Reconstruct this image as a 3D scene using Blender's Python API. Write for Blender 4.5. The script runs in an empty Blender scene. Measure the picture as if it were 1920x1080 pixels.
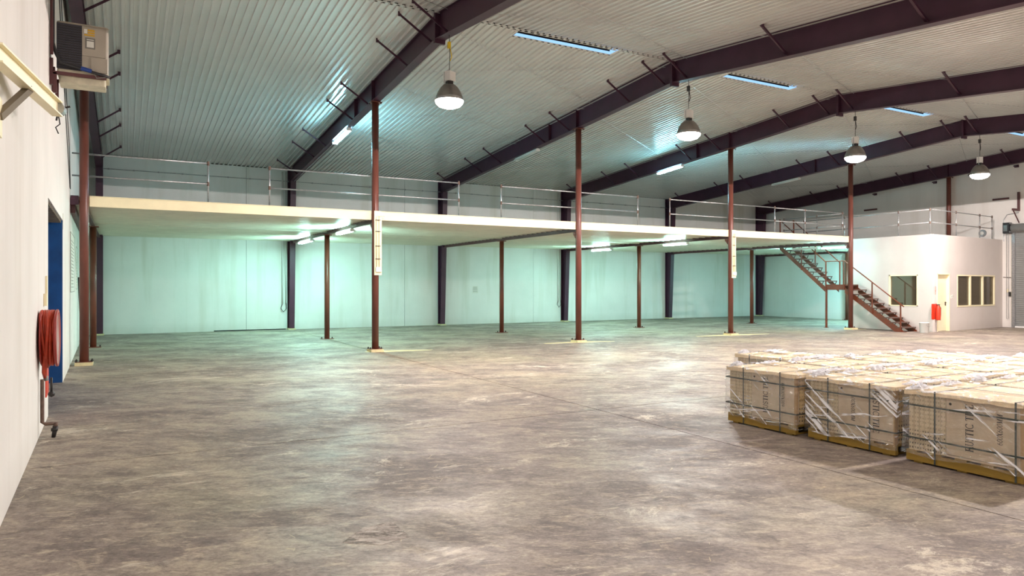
import bpy, math, random
from mathutils import Vector
import mathutils.noise as mn

random.seed(7)
SC = bpy.context.scene
COL = SC.collection

# ------------------------------------------------------------------ camera, world, exposure
EYE = 1.63
YAW = 0.5048
cam_d = bpy.data.cameras.new('camera'); cam_d.sensor_width = 36.0; cam_d.lens = 1314.6 / 1920 * 36
cam_d.shift_y = -3.7 / 1920; cam_d.clip_start = 0.05; cam_d.clip_end = 200
cam = bpy.data.objects.new('camera', cam_d); COL.objects.link(cam)
cam.location = (0, 0, EYE); cam.rotation_euler = (math.pi / 2, 0, -YAW)
SC.camera = cam

W = bpy.data.worlds.new('world'); SC.world = W; W.use_nodes = True
W.node_tree.nodes['Background'].inputs[0].default_value = (0.10, 0.20, 0.45, 1)
W.node_tree.nodes['Background'].inputs[1].default_value = 0.35

SC.view_settings.view_transform = 'Standard'
SC.view_settings.look = 'None'
SC.view_settings.gamma = 1.0
SC.view_settings.use_curve_mapping = False
SC.view_settings.exposure = 0.62

HIGHBAY_W = 225.0
HIGHBAY_COL = (1.0, 0.885, 0.845)
TUBE_COL = (0.30, 0.82, 1.0)
TUBE_COL_UNDER = (0.48, 1.0, 0.92)
TUBE_STRENGTH = 215.0

# ------------------------------------------------------------------ layout constants (metres)
FX = [-0.73, 5.46, 11.56, 17.67, 23.90, 30.33]      # portal frame planes
YF, YM, YB = 16.92, 21.67, 27.15                    # front columns, mid posts, back wall face
YN = -1.60                                          # wall behind the camera
XG = 30.60                                          # gable wall face
YR = 12.85                                          # ridge
ZR = 7.06                                           # ridge height of liner
def zc(y):                                          # liner height
    return ZR - 0.072 * (y - YR) if y > YR else ZR - 0.098 * (YR - y)
def xw(y):                                          # face of the left wall
    return -0.61 - 0.0218 * y
DECK = 3.48

# ------------------------------------------------------------------ materials
def new_mat(name):
    m = bpy.data.materials.new(name); m.use_nodes = True
    nt = m.node_tree; b = nt.nodes['Principled BSDF']
    return m, nt, b
def coords(nt, scale=(1, 1, 1), rot=(0, 0, 0)):
    tc = nt.nodes.new('ShaderNodeTexCoord'); mp = nt.nodes.new('ShaderNodeMapping')
    mp.inputs['Scale'].default_value = scale; mp.inputs['Rotation'].default_value = rot
    nt.links.new(tc.outputs['Object'], mp.inputs[0]); return mp.outputs[0]
def coordsT(nt, stretch=(1, 1, 1), rot=(0, 0, 0)):
    """rotate first, then stretch along the rotated axes"""
    tc = nt.nodes.new('ShaderNodeTexCoord'); mp = nt.nodes.new('ShaderNodeMapping'); mp.vector_type = 'TEXTURE'
    mp.inputs['Scale'].default_value = stretch; mp.inputs['Rotation'].default_value = rot
    nt.links.new(tc.outputs['Object'], mp.inputs[0]); return mp.outputs[0]
def noise(nt, vec, scale, detail=6, rough=0.6, dist=0.0):
    n = nt.nodes.new('ShaderNodeTexNoise'); n.inputs['Scale'].default_value = scale
    n.inputs['Detail'].default_value = detail; n.inputs['Roughness'].default_value = rough
    n.inputs['Distortion'].default_value = dist
    nt.links.new(vec, n.inputs['Vector']); return n.outputs['Fac']
def ramp(nt, fac, stops):
    r = nt.nodes.new('ShaderNodeValToRGB'); e = r.color_ramp.elements
    while len(e) < len(stops): e.new(0.5)
    for el, (p, c) in zip(e, stops):
        el.position = p; el.color = (c[0], c[1], c[2], 1) if len(c) == 3 else c
    nt.links.new(fac, r.inputs[0]); return r.outputs[0]
def mixc(nt, fac, a, b, mode='MIX'):
    m = nt.nodes.new('ShaderNodeMix'); m.data_type = 'RGBA'; m.blend_type = mode
    for s, v in ((0, fac), (6, a), (7, b)):
        if hasattr(v, 'links') or isinstance(v, bpy.types.NodeSocket): nt.links.new(v, m.inputs[s])
        elif s == 0: m.inputs[s].default_value = v
        else: m.inputs[s].default_value = (v[0], v[1], v[2], 1)
    return m.outputs[2]
def bump(nt, b, h, strength=0.3, dist=0.01):
    n = nt.nodes.new('ShaderNodeBump'); n.inputs['Strength'].default_value = strength; n.inputs['Distance'].default_value = dist
    nt.links.new(h, n.inputs['Height']); nt.links.new(n.outputs[0], b.inputs['Normal'])
def G(v): return (v, v, v)
def s2l(r, g, b):
    f = lambda c: (c / 255 / 12.92) if c / 255 <= 0.04045 else ((c / 255 + 0.055) / 1.055) ** 2.4
    return (f(r), f(g), f(b))
def paint(name, col, rough=0.5, metal=0.0, var=0.12, scale=3.0, bmp=0.0, stretch=(1, 1, 1), spec=0.5):
    m, nt, b = new_mat(name)
    v = coords(nt, stretch); f = noise(nt, v, scale)
    lo = tuple(c * (1 - var) for c in col); hi = tuple(min(1, c * (1 + var)) for c in col)
    c = ramp(nt, f, [(0.3, lo), (0.7, hi)])
    nt.links.new(c, b.inputs['Base Color'])
    b.inputs['Roughness'].default_value = rough; b.inputs['Metallic'].default_value = metal
    b.inputs['Specular IOR Level'].default_value = spec
    if bmp: bump(nt, b, noise(nt, v, scale * 8), bmp)
    return m
def emit(name, col, strength):
    m = bpy.data.materials.new(name); m.use_nodes = True; nt = m.node_tree; nt.nodes.clear()
    e = nt.nodes.new('ShaderNodeEmission'); o = nt.nodes.new('ShaderNodeOutputMaterial')
    e.inputs[0].default_value = (*col, 1); e.inputs[1].default_value = strength
    nt.links.new(e.outputs[0], o.inputs[0]); return m

def wall_mat(name, base, dirt, streak=0.5):
    m, nt, b = new_mat(name)
    v = coords(nt)
    vs = coords(nt, (0.8, 0.8, 0.07))
    big = noise(nt, v, 0.5, 5, 0.6)
    st = noise(nt, vs, 1.7, 4, 0.55)
    fine = noise(nt, v, 14, 4, 0.6)
    c = ramp(nt, big, [(0.3, tuple(x * 0.90 for x in base)), (0.65, base)])
    sm = ramp(nt, st, [(0.52, (0, 0, 0)), (0.70, G(streak))])
    c = mixc(nt, sm, c, dirt)
    # scattered scuffs near the floor
    sep = nt.nodes.new('ShaderNodeSeparateXYZ'); nt.links.new(v, sep.inputs[0])
    mr = nt.nodes.new('ShaderNodeMapRange'); nt.links.new(sep.outputs[2], mr.inputs[0])
    mr.inputs[1].default_value = 0.0; mr.inputs[2].default_value = 0.35; mr.inputs[3].default_value = 0.5; mr.inputs[4].default_value = 0.0
    mul = nt.nodes.new('ShaderNodeMath'); mul.operation = 'MULTIPLY'
    nt.links.new(mr.outputs[0], mul.inputs[0]); nt.links.new(noise(nt, v, 2.5, 6, 0.7), mul.inputs[1])
    c = mixc(nt, mul.outputs[0], c, tuple(x * 0.75 for x in dirt))
    nt.links.new(c, b.inputs['Base Color']); b.inputs['Roughness'].default_value = 0.75
    b.inputs['Specular IOR Level'].default_value = 0.25
    bump(nt, b, fine, 0.25, 0.01)
    return m

def floor_mat():
    m, nt, b = new_mat('worn_concrete')
    v = coords(nt)
    va = coordsT(nt, (1.4, 1.0, 1.0), (0, 0, -0.42))
    vb = coordsT(nt, (2.0, 1.0, 1.0), (0, 0, -0.75))
    vc = coordsT(nt, (3.2, 1.0, 1.0), (0, 0, -0.30))
    big = noise(nt, v, 0.22, 6, 0.62, 0.3)
    mid = noise(nt, va, 0.9, 12, 0.76, 0.35)
    sw = noise(nt, vb, 6.0, 10, 0.80, 0.5)
    sw2 = noise(nt, vc, 11.0, 8, 0.75, 0.3)
    fin = noise(nt, va, 34, 6, 0.8)
    base = ramp(nt, big, [(0.36, s2l(140, 126, 120)), (0.50, s2l(150, 138, 128)), (0.64, s2l(156, 149, 130))])
    c = mixc(nt, ramp(nt, mid, [(0.51, (0, 0, 0)), (0.58, G(0.60))]), base, s2l(184, 170, 150))
    c = mixc(nt, ramp(nt, mid, [(0.42, G(0.60)), (0.49, (0, 0, 0))]), c, s2l(106, 96, 92))
    c = mixc(nt, ramp(nt, sw, [(0.40, G(0.60)), (0.485, (0, 0, 0))]), c, s2l(104, 93, 90))
    c = mixc(nt, ramp(nt, sw2, [(0.555, (0, 0, 0)), (0.62, G(0.55))]), c, s2l(206, 193, 168))
    c = mixc(nt, ramp(nt, sw2, [(0.36, G(0.5)), (0.44, (0, 0, 0))]), c, s2l(98, 88, 84))
    c = mixc(nt, ramp(nt, sw, [(0.53, (0, 0, 0)), (0.60, G(0.48))]), c, s2l(194, 180, 158))
    ff = ramp(nt, fin, [(0.38, s2l(150, 146, 142)), (0.60, s2l(255, 255, 255))])
    c = mixc(nt, 0.55, c, ff, 'MULTIPLY')
    # pale worn patches with sharp torn edges
    pt = noise(nt, coords(nt, (0.8, 1.3, 1), (0, 0, 0.45)), 0.8, 14, 0.84, 0.5)
    c = mixc(nt, ramp(nt, pt, [(0.565, (0, 0, 0)), (0.615, G(0.7))]), c, s2l(214, 205, 186))
    # round drum stains
    vo = nt.nodes.new('ShaderNodeTexVoronoi'); vo.inputs['Scale'].default_value = 0.55; vo.inputs['Randomness'].default_value = 1.0
    nt.links.new(v, vo.inputs['Vector'])
    c = mixc(nt, ramp(nt, vo.outputs['Distance'], [(0.075, G(0.45)), (0.10, (0, 0, 0))]), c, s2l(104, 102, 90))
    # straw-like scratches
    vo2 = nt.nodes.new('ShaderNodeTexVoronoi'); vo2.feature = 'DISTANCE_TO_EDGE'; vo2.inputs['Scale'].default_value = 1.6
    dn = nt.nodes.new('ShaderNodeVectorMath'); dn.operation = 'ADD'
    nz = nt.nodes.new('ShaderNodeTexNoise'); nz.inputs['Scale'].default_value = 1.0; nt.links.new(v, nz.inputs['Vector'])
    nt.links.new(nz.outputs['Color'], dn.inputs[0]); nt.links.new(v, dn.inputs[1]); nt.links.new(dn.outputs[0], vo2.inputs['Vector'])
    er = ramp(nt, vo2.outputs['Distance'], [(0.0, G(1)), (0.006, (0, 0, 0))])
    gate = ramp(nt, noise(nt, v, 5.0, 2, 0.5), [(0.62, (0, 0, 0)), (0.65, G(0.55))])
    er = mixc(nt, 1.0, er, gate, 'MULTIPLY')
    c = mixc(nt, er, c, s2l(220, 205, 165))
    nt.links.new(c, b.inputs['Base Color'])
    r = ramp(nt, mid, [(0.40, G(0.66)), (0.58, G(0.46))]); nt.links.new(r, b.inputs['Roughness'])
    b.inputs['Specular IOR Level'].default_value = 0.35
    bump(nt, b, sw, 0.10, 0.01)
    return m

M = {}
M['floor'] = floor_mat()
M['joint'] = paint('joint_dark', s2l(70, 62, 55), 0.9)
M['joint_cream'] = paint('cream_grout', s2l(196, 180, 130), 0.8)
M['wall'] = wall_mat('white_plaster', (0.82, 0.79, 0.75), (0.60, 0.55, 0.48), 0.35)
M['wall_back'] = wall_mat('white_precast', (0.82, 0.82, 0.79), (0.56, 0.56, 0.46), 0.6)
M['office'] = wall_mat('office_plaster', (0.70, 0.645, 0.61), (0.62, 0.54, 0.48), 0.3)
def liner_mat():
    m, nt, b = new_mat('liner_sheet')
    v = coords(nt)
    c = ramp(nt, noise(nt, v, 0.7, 5, 0.6), [(0.3, (0.72, 0.70, 0.68)), (0.7, (0.80, 0.785, 0.76))])
    nt.links.new(c, b.inputs['Base Color'])
    b.inputs['Roughness'].default_value = 0.25; b.inputs['Metallic'].default_value = 0.35
    b.inputs['Specular IOR Level'].default_value = 0.6
    return m
M['liner'] = liner_mat()
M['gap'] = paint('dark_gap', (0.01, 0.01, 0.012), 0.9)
M['frame'] = paint('oxide_paint_unlit', s2l(66, 34, 54), 0.45, 0, 0.18, 2.0)  # the columns' oxide paint, with the rafters' unlit look put into the colour
M['frame_back'] = paint('frame_flange_paint', s2l(88, 48, 50), 0.5, 0, 0.2, 2.0)
M['column'] = paint('oxide_column_paint', s2l(106, 60, 50), 0.35, 0, 0.22, 5.0, 0.05, (1, 1, 0.3))
M['post'] = paint('oxide_post_paint', s2l(106, 56, 40), 0.45, 0, 0.25, 6.0, 0.05, (1, 1, 0.3))
M['stair'] = paint('oxide_stair_paint', s2l(110, 50, 24), 0.45, 0, 0.2, 4.0)
M['tread'] = paint('tread_dusty', s2l(92, 70, 62), 0.7, 0, 0.2, 5.0)
M['cream'] = paint('cream_enamel', s2l(248, 238, 200), 0.45, 0, 0.06, 2.5)
M['cream_dim'] = paint('cream_deck_sheet', s2l(214, 212, 194), 0.28, 0.1, 0.08, 2.0)
M['galv'] = paint('galvanised', (0.42, 0.43, 0.44), 0.35, 0.7, 0.25, 20.0)
M['rustjoint'] = paint('rusted_knuckle', s2l(104, 84, 74), 0.7, 0.2, 0.3, 20.0)
M['dark'] = paint('dark_steel', (0.035, 0.032, 0.032), 0.5, 0.3)
M['black'] = paint('black_rubber', (0.02, 0.02, 0.022), 0.5)
M['plinth'] = paint('yellowed_grout', s2l(216, 204, 160), 0.8, 0, 0.15, 12.0, 0.3)
M['white'] = paint('white_plastic', (0.78, 0.78, 0.76), 0.4, 0, 0.05)
M['alu'] = paint('spun_aluminium', (0.26, 0.26, 0.25), 0.32, 0.8, 0.1, 8)
M['red'] = paint('red_enamel', s2l(214, 58, 32), 0.35, 0, 0.1, 6)
M['hose'] = paint('red_rubber_hose', s2l(176, 60, 36), 0.42, 0, 0.2, 14)
M['reel'] = paint('dull_red_reel', s2l(150, 50, 44), 0.4, 0, 0.2, 8)
M['blue'] = paint('blue_paint', s2l(12, 78, 138), 0.5, 0, 0.25, 3.5, 0.1)
M['ac'] = paint('beige_ac_case', s2l(168, 160, 146), 0.5, 0, 0.06)
M['acgrill'] = paint('ac_grille', s2l(66, 66, 76), 0.5, 0.2)
M['slab'] = paint('grimy_cream_slab', s2l(206, 200, 176), 0.8, 0, 0.15, 9, 0.3)
M['yellow'] = paint('yellow_plastic', s2l(220, 190, 40), 0.5)
M['label_y'] = paint('label_yellow', s2l(206, 160, 30), 0.6)
M['label_g'] = paint('label_grey', s2l(120, 118, 112), 0.6)
M['card'] = paint('carton_board', s2l(196, 178, 150), 0.7, 0, 0.10, 7.0)
M['card2'] = paint('carton_board_warm', s2l(176, 144, 98), 0.7, 0, 0.10, 7.0)
M['cardtop'] = paint('top_cardboard', s2l(228, 206, 166), 0.7, 0, 0.10, 9.0, 0.15, (1, 4, 1))
M['strap'] = paint('green_strap', s2l(58, 66, 60), 0.5)
M['ink'] = paint('carton_ink', s2l(38, 30, 26), 0.7)
M['pallet'] = paint('yellow_pallet_wood', s2l(138, 110, 36), 0.7, 0, 0.22, 6.0, 0.2, (1, 0.25, 3))
M['shutter'] = paint('grey_shutter', s2l(158, 160, 158), 0.45, 0.3, 0.08)
M['doorcream'] = paint('cream_door', s2l(238, 226, 194), 0.5, 0, 0.05)
M['paper'] = paint('notice_paper', s2l(222, 222, 214), 0.7)
M['room'] = paint('dim_room_paint', s2l(120, 110, 92), 0.8)
M['teal_pipe'] = paint('grey_green_conduit', s2l(120, 140, 130), 0.5)

def printed_mat(name, basecol, uax, pitch_u, pitch_z, z_lo, warm):
    """Carton ends: rows of tiny printed marks."""
    m, nt, b = new_mat(name)
    v = coords(nt)
    sep = nt.nodes.new('ShaderNodeSeparateXYZ'); nt.links.new(v, sep.inputs[0])
    def mth(op, a, c=None):
        n = nt.nodes.new('ShaderNodeMath'); n.operation = op
        for i, q in enumerate((a, c)):
            if q is None: continue
            if isinstance(q, bpy.types.NodeSocket): nt.links.new(q, n.inputs[i])
            else: n.inputs[i].default_value = q
        return n.outputs[0]
    u = mth('FRACT', mth('DIVIDE', sep.outputs[uax], pitch_u))
    w = mth('FRACT', mth('DIVIDE', sep.outputs[2], pitch_z))
    au = mth('MULTIPLY', mth('GREATER_THAN', u, 0.22), mth('LESS_THAN', u, 0.80))
    aw = mth('MULTIPLY', mth('GREATER_THAN', w, 0.25), mth('LESS_THAN', w, 0.72))
    nz = mth('GREATER_THAN', noise(nt, coords(nt, (60, 60, 90)), 1.0, 2), 0.44)
    mark = mth('MULTIPLY', mth('MULTIPLY', au, aw), nz)
    band = mth('LESS_THAN', sep.outputs[2], z_lo)
    inten = mth('ADD', mth('MULTIPLY', band, 0.50), 0.40)
    fac = mth('MULTIPLY', mark, inten)
    base = ramp(nt, noise(nt, v, 6), [(0.3, tuple(x * 0.92 for x in basecol)), (0.7, basecol)])
    c = mixc(nt, fac, base, s2l(70, 56, 42))
    nt.links.new(c, b.inputs['Base Color']); b.inputs['Roughness'].default_value = 0.7
    return m
M['print_front'] = printed_mat('printed_carton_end', s2l(204, 186, 150), 1, 0.02375, 0.040, 0.30, False)
M['print_side'] = printed_mat('printed_carton_side', s2l(216, 188, 136), 0, 0.0383, 0.044, 0.30, True)

def film_mat(name, clear):
    m = bpy.data.materials.new(name); m.use_nodes = True; nt = m.node_tree; nt.nodes.clear()
    out = nt.nodes.new('ShaderNodeOutputMaterial')
    tr = nt.nodes.new('ShaderNodeBsdfTransparent'); tr.inputs[0].default_value = (0.97, 0.97, 0.98, 1)
    gl = nt.nodes.new('ShaderNodeBsdfGlossy'); gl.inputs['Roughness'].default_value = 0.10
    df = nt.nodes.new('ShaderNodeBsdfDiffuse'); df.inputs[0].default_value = (0.92, 0.93, 0.96, 1)
    v1 = coords(nt, (1, 1, 1), (0.5, 0.35, 0.3)); v2 = coordsT(nt, (1, 7, .42), (0.66, 0, 0)); v3 = coordsT(nt, (4, 5, .30), (-0.12, 0, 0.5))
    oi = nt.nodes.new('ShaderNodeObjectInfo')
    def shift(vv):
        ad = nt.nodes.new('ShaderNodeVectorMath'); ad.operation = 'MULTIPLY_ADD'; ad.inputs[1].default_value = (1, 1, 1)
        sc = nt.nodes.new('ShaderNodeVectorMath'); sc.operation = 'SCALE'; sc.inputs[0].default_value = (7.3, 3.1, 5.7)
        nt.links.new(oi.outputs['Random'], sc.inputs['Scale']); nt.links.new(vv, ad.inputs[0]); nt.links.new(sc.outputs[0], ad.inputs[2]); return ad.outputs[0]
    v1, v2, v3 = shift(v1), shift(v2), shift(v3)
    n1 = noise(nt, v2, 8, 4, 0.6, 0.4); n3 = noise(nt, v3, 7, 4, 0.6, 0.4); n2 = noise(nt, v1, 7, 5, 0.65, 2.0)
    gate = ramp(nt, noise(nt, v1, 3.5, 2, 0.5), [(0.42, (0, 0, 0)), (0.53, G(1))])
    bp = nt.nodes.new('ShaderNodeBump'); bp.inputs['Strength'].default_value = 1.0; bp.inputs['Distance'].default_value = 0.035
    nt.links.new(n2, bp.inputs['Height']); nt.links.new(bp.outputs[0], gl.inputs['Normal'])
    m1 = nt.nodes.new('ShaderNodeMixShader'); m1.inputs[0].default_value = clear
    nt.links.new(tr.outputs[0], m1.inputs[1]); nt.links.new(gl.outputs[0], m1.inputs[2])
    r1 = ramp(nt, n1, [(0.58, (0, 0, 0)), (0.625, G(0.95))]); r3 = ramp(nt, n3, [(0.60, (0, 0, 0)), (0.65, G(0.8))])  # white streaks: wrinkles in the film with their glints painted in
    r = mixc(nt, 1.0, mixc(nt, 1.0, r1, r3, 'LIGHTEN'), gate, 'MULTIPLY')
    m2 = nt.nodes.new('ShaderNodeMixShader')
    nt.links.new(r, m2.inputs[0]); nt.links.new(m1.outputs[0], m2.inputs[1]); nt.links.new(df.outputs[0], m2.inputs[2])
    nt.links.new(m2.outputs[0], out.inputs[0]); return m
M['film'] = film_mat('stretch_film', 0.14)
M['filmtop'] = film_mat('stretch_film_top', 0.12)
def bunch_mat():
    m, nt, b = new_mat('bunched_film')
    b.inputs['Base Color'].default_value = (0.86, 0.88, 0.95, 1); b.inputs['Roughness'].default_value = 0.25
    b.inputs['Alpha'].default_value = 0.75
    bump(nt, b, noise(nt, coords(nt), 30, 5, 0.7, 1), 1.0, 0.02); return m
M['bunch'] = bunch_mat()
def glass_mat(name, tint, refl, alpha):
    m = bpy.data.materials.new(name); m.use_nodes = True; nt = m.node_tree; nt.nodes.clear()
    out = nt.nodes.new('ShaderNodeOutputMaterial')
    tr = nt.nodes.new('ShaderNodeBsdfTransparent'); tr.inputs[0].default_value = (*tint, 1)
    gl = nt.nodes.new('ShaderNodeBsdfGlossy'); gl.inputs['Roughness'].default_value = 0.03
    mx = nt.nodes.new('ShaderNodeMixShader'); mx.inputs[0].default_value = refl
    df = nt.nodes.new('ShaderNodeBsdfDiffuse'); df.inputs[0].default_value = (*s2l(150, 134, 108), 1)
    m2 = nt.nodes.new('ShaderNodeMixShader'); m2.inputs[0].default_value = 0.20
    nt.links.new(tr.outputs[0], mx.inputs[1]); nt.links.new(gl.outputs[0], mx.inputs[2]); nt.links.new(mx.outputs[0], m2.inputs[1])
    nt.links.new(df.outputs[0], m2.inputs[2]); nt.links.new(m2.outputs[0], out.inputs[0])
    return m
M['glass'] = glass_mat('window_glass', (0.55, 0.52, 0.45), 0.14, 1)
M['tube'] = emit('lit_tube', TUBE_COL, TUBE_STRENGTH)
M['tube_under'] = emit('lit_tube_under_deck', TUBE_COL_UNDER, 330.0)
M['tube_weak'] = emit('lit_tube_weak', (0.42, 0.95, 1.0), 70.0)
M['tube_fill'] = emit('added_fill_tube', (0.40, 0.95, 1.0), 900.0)
M['lens'] = emit('lit_lens', (1.0, 0.95, 0.84), 14.0)
M['skyglass'] = emit('dusk_lit_sheet', (0.34, 0.62, 1.0), 0.8)

# ------------------------------------------------------------------ mesh builder
class MB:
    def __init__(s): s.v = []; s.f = []; s.mi = []
    def add(s, vs, fs, mi=0):
        o = len(s.v); s.v += [tuple(p) for p in vs]; s.f += [tuple(i + o for i in f) for f in fs]; s.mi += [mi] * len(fs)
        return s
    def hexa(s, p, mi=0):
        return s.add(p, [(0, 3, 2, 1), (4, 5, 6, 7), (0, 1, 5, 4), (1, 2, 6, 5), (2, 3, 7, 6), (3, 0, 4, 7)], mi)
    def box(s, x0, x1, y0, y1, z0, z1, mi=0):
        return s.hexa([(x0, y0, z0), (x1, y0, z0), (x1, y1, z0), (x0, y1, z0), (x0, y0, z1), (x1, y0, z1), (x1, y1, z1), (x0, y1, z1)], mi)
    def prism(s, poly, z0, z1, mi=0):
        n = len(poly); vs = [(x, y, z0) for x, y in poly] + [(x, y, z1) for x, y in poly]
        fs = [tuple(range(n))[::-1], tuple(range(n, 2 * n))] + [(i, (i + 1) % n, n + (i + 1) % n, n + i) for i in range(n)]
        return s.add(vs, fs, mi)
    def yzprism(s, poly, x0, x1, mi=0):
        n = len(poly); vs = [(x0, y, z) for y, z in poly] + [(x1, y, z) for y, z in poly]
        fs = [tuple(range(n))[::-1], tuple(range(n, 2 * n))] + [(i, (i + 1) % n, n + (i + 1) % n, n + i) for i in range(n)]
        return s.add(vs, fs, mi)
    def bar(s, p, q, w, h, up=(0, 0, 1), mi=0):
        p = Vector(p); q = Vector(q); d = (q - p).normalized(); u = Vector(up)
        r = d.cross(u)
        if r.length < 1e-4: r = d.cross(Vector((1, 0, 0)))
        r.normalize(); u = r.cross(d).normalized()
        a = r * w / 2; b = u * h / 2
        return s.hexa([p - a - b, p + a - b, p + a + b, p - a + b, q - a - b, q + a - b, q + a + b, q - a + b], mi)
    def tube(s, pts, r, n=10, mi=0, caps=True):
        pts = [Vector(p) for p in pts]; rings = []; prev = None
        for i, p in enumerate(pts):
            d = (pts[min(i + 1, len(pts) - 1)] - pts[max(i - 1, 0)]).normalized()
            if prev is None:
                a = d.cross(Vector((0, 0, 1)))
                if a.length < 1e-3: a = Vector((1, 0, 0))
            else: a = prev - d * prev.dot(d)
            a.normalize(); b = d.cross(a); prev = a
            rr = r[i] if isinstance(r, (list, tuple)) else r
            rings.append([p + (a * math.cos(t) + b * math.sin(t)) * rr for t in [2 * math.pi * k / n for k in range(n)]])
        vs = [x for ring in rings for x in ring]; fs = []
        for i in range(len(pts) - 1):
            for k in range(n):
                fs.append((i * n + k, i * n + (k + 1) % n, (i + 1) * n + (k + 1) % n, (i + 1) * n + k))
        if caps: fs += [tuple(range(n))[::-1], tuple(range((len(pts) - 1) * n, len(pts) * n))]
        return s.add(vs, fs, mi)
    def lathe(s, prof, c, n=24, mi=0, axis='z'):
        vs = []; fs = []
        for r, h in prof:
            for k in range(n):
                t = 2 * math.pi * k / n
                p = (r * math.cos(t), r * math.sin(t), h) if axis == 'z' else (h, r * math.cos(t), r * math.sin(t))
                vs.append((c[0] + p[0], c[1] + p[1], c[2] + p[2]))
        for i in range(len(prof) - 1):
            for k in range(n):
                fs.append((i * n + k, i * n + (k + 1) % n, (i + 1) * n + (k + 1) % n, (i + 1) * n + k))
        fs += [tuple(range(n))[::-1], tuple(range((len(prof) - 1) * n, len(prof) * n))]
        return s.add(vs, fs, mi)
    def build(s, name, mats, parent=None, smooth=False):
        off = Vector((0, 0, 0)); p = parent
        while p is not None: off += p.location; p = p.parent
        me = bpy.data.meshes.new(name)
        me.from_pydata([(v[0] - off.x, v[1] - off.y, v[2] - off.z) for v in s.v], [], s.f)
        if not isinstance(mats, (list, tuple)): mats = [mats]
        for m in mats: me.materials.append(m)
        if len(mats) > 1: me.polygons.foreach_set('material_index', s.mi)
        if smooth:
            me.polygons.foreach_set('use_smooth', [len(f) <= 4 for f in s.f])
        me.update()
        o = bpy.data.objects.new(name, me); COL.objects.link(o)
        if parent is not None: o.parent = parent
        return o

def tag(o, label=None, cat=None, group=None, kind=None):
    if label: o['label'] = label
    if cat: o['category'] = cat
    if group: o['group'] = group
    if kind: o['kind'] = kind
    return o
def thing(name, loc, label, cat, group=None, kind='thing'):
    o = bpy.data.objects.new(name, None); COL.objects.link(o); o.location = loc; o.empty_display_size = 0.1
    return tag(o, label, cat, group, kind)
def copy_tree(o, parent=None):
    c = o.copy(); COL.objects.link(c)
    if parent is not None: c.parent = parent
    for ch in list(o.children):
        copy_tree(ch, c)
    return c
def structure(o, label=None): return tag(o, label, None, None, 'structure')

# ------------------------------------------------------------------ FLOOR (slabs with recessed joints)
fl = structure(MB().box(-2.2, 31.2, YN - .4, 27.7, -0.30, -0.012).build('floor', M['joint']), 'worn brown grey concrete warehouse floor cast in large slabs')
jx = [-2.1, 5.46, 11.56, 17.67, 23.90, 31.0]
jy = [YN - .3, 0.9, 7.55, 14.3, 20.9, 27.6]
for i in range(len(jx) - 1):
    for j in range(len(jy) - 1):
        g = 0.007
        x0, x1, y0, y1 = jx[i] + g, jx[i + 1] - g, jy[j] + g, jy[j + 1] - g
        MB().box(x0, x1, y0, y1, -0.011, 0.0).build('slab', M['floor'], fl)

for X, a, b in ((5.46, -.25, 1.35), (11.56, -1.15, 1.05), (17.67, -1.5, 1.5), (23.9, -.3, .5)):
    MB().prism([(X + a, YF - .05), (X + .2, YF - .26), (X + b, YF - .30), (X + b + .1, YF - .22), (X + .2, YF + .2), (X + a, YF + .08)], 0.0, 0.0025).build('grout_strip', M['plinth'], fl)

def fpx(px_, py_):
    u = (px_ - 960) / 1314.6; v = -(py_ - 536.3) / 1314.6; c, s = math.cos(YAW), math.sin(YAW); t_ = -EYE / v
    return ((c * u + s) * t_, (-s * u + c) * t_)
def patch_mat():
    m, nt, b = new_mat('brushed_cement_skim'); v = coordsT(nt, (2.5, 1, 1), (0, 0, -.5))
    nt.links.new(ramp(nt, noise(nt, v, 7, 9, .8), [(.40, s2l(150, 136, 126)), (.56, s2l(206, 196, 184))]), b.inputs['Base Color'])
    nt.links.new(ramp(nt, noise(nt, v, 9, 9, .85), [(.40, G(0)), (.52, G(.8))]), b.inputs['Alpha']); b.inputs['Roughness'].default_value = .6
    return m
MB().prism([fpx(640, 1018), fpx(715, 1022), fpx(768, 1006), fpx(735, 978), fpx(680, 990)], 0.0, 0.0015).build('cement_skim', patch_mat(), fl)

# ------------------------------------------------------------------ WALLS
def seg_wall(mb, p0, p1, z0, z1, th, holes=()):
    """Wall from p0 to p1 with its thickness to the right of travel; holes are (s0, s1, za, zb) in metres along it."""
    d = Vector((p1[0] - p0[0], p1[1] - p0[1])); L = d.length; d.normalize(); n = Vector((d.y, -d.x))
    def pr(s0, s1, a, b):
        if s1 - s0 < 1e-4 or b - a < 1e-4: return
        A = Vector(p0) + d * s0; B = Vector(p0) + d * s1
        mb.prism([(A.x, A.y), (A.x + n.x * th, A.y + n.y * th), (B.x + n.x * th, B.y + n.y * th), (B.x, B.y)], a, b)
    s = 0
    for (s0, s1, za, zb) in sorted(holes):
        pr(s, s0, z0, z1); pr(s0, s1, z0, za); pr(s0, s1, zb, z1); s = s1
    pr(s, L, z0, z1)
    return mb

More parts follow.
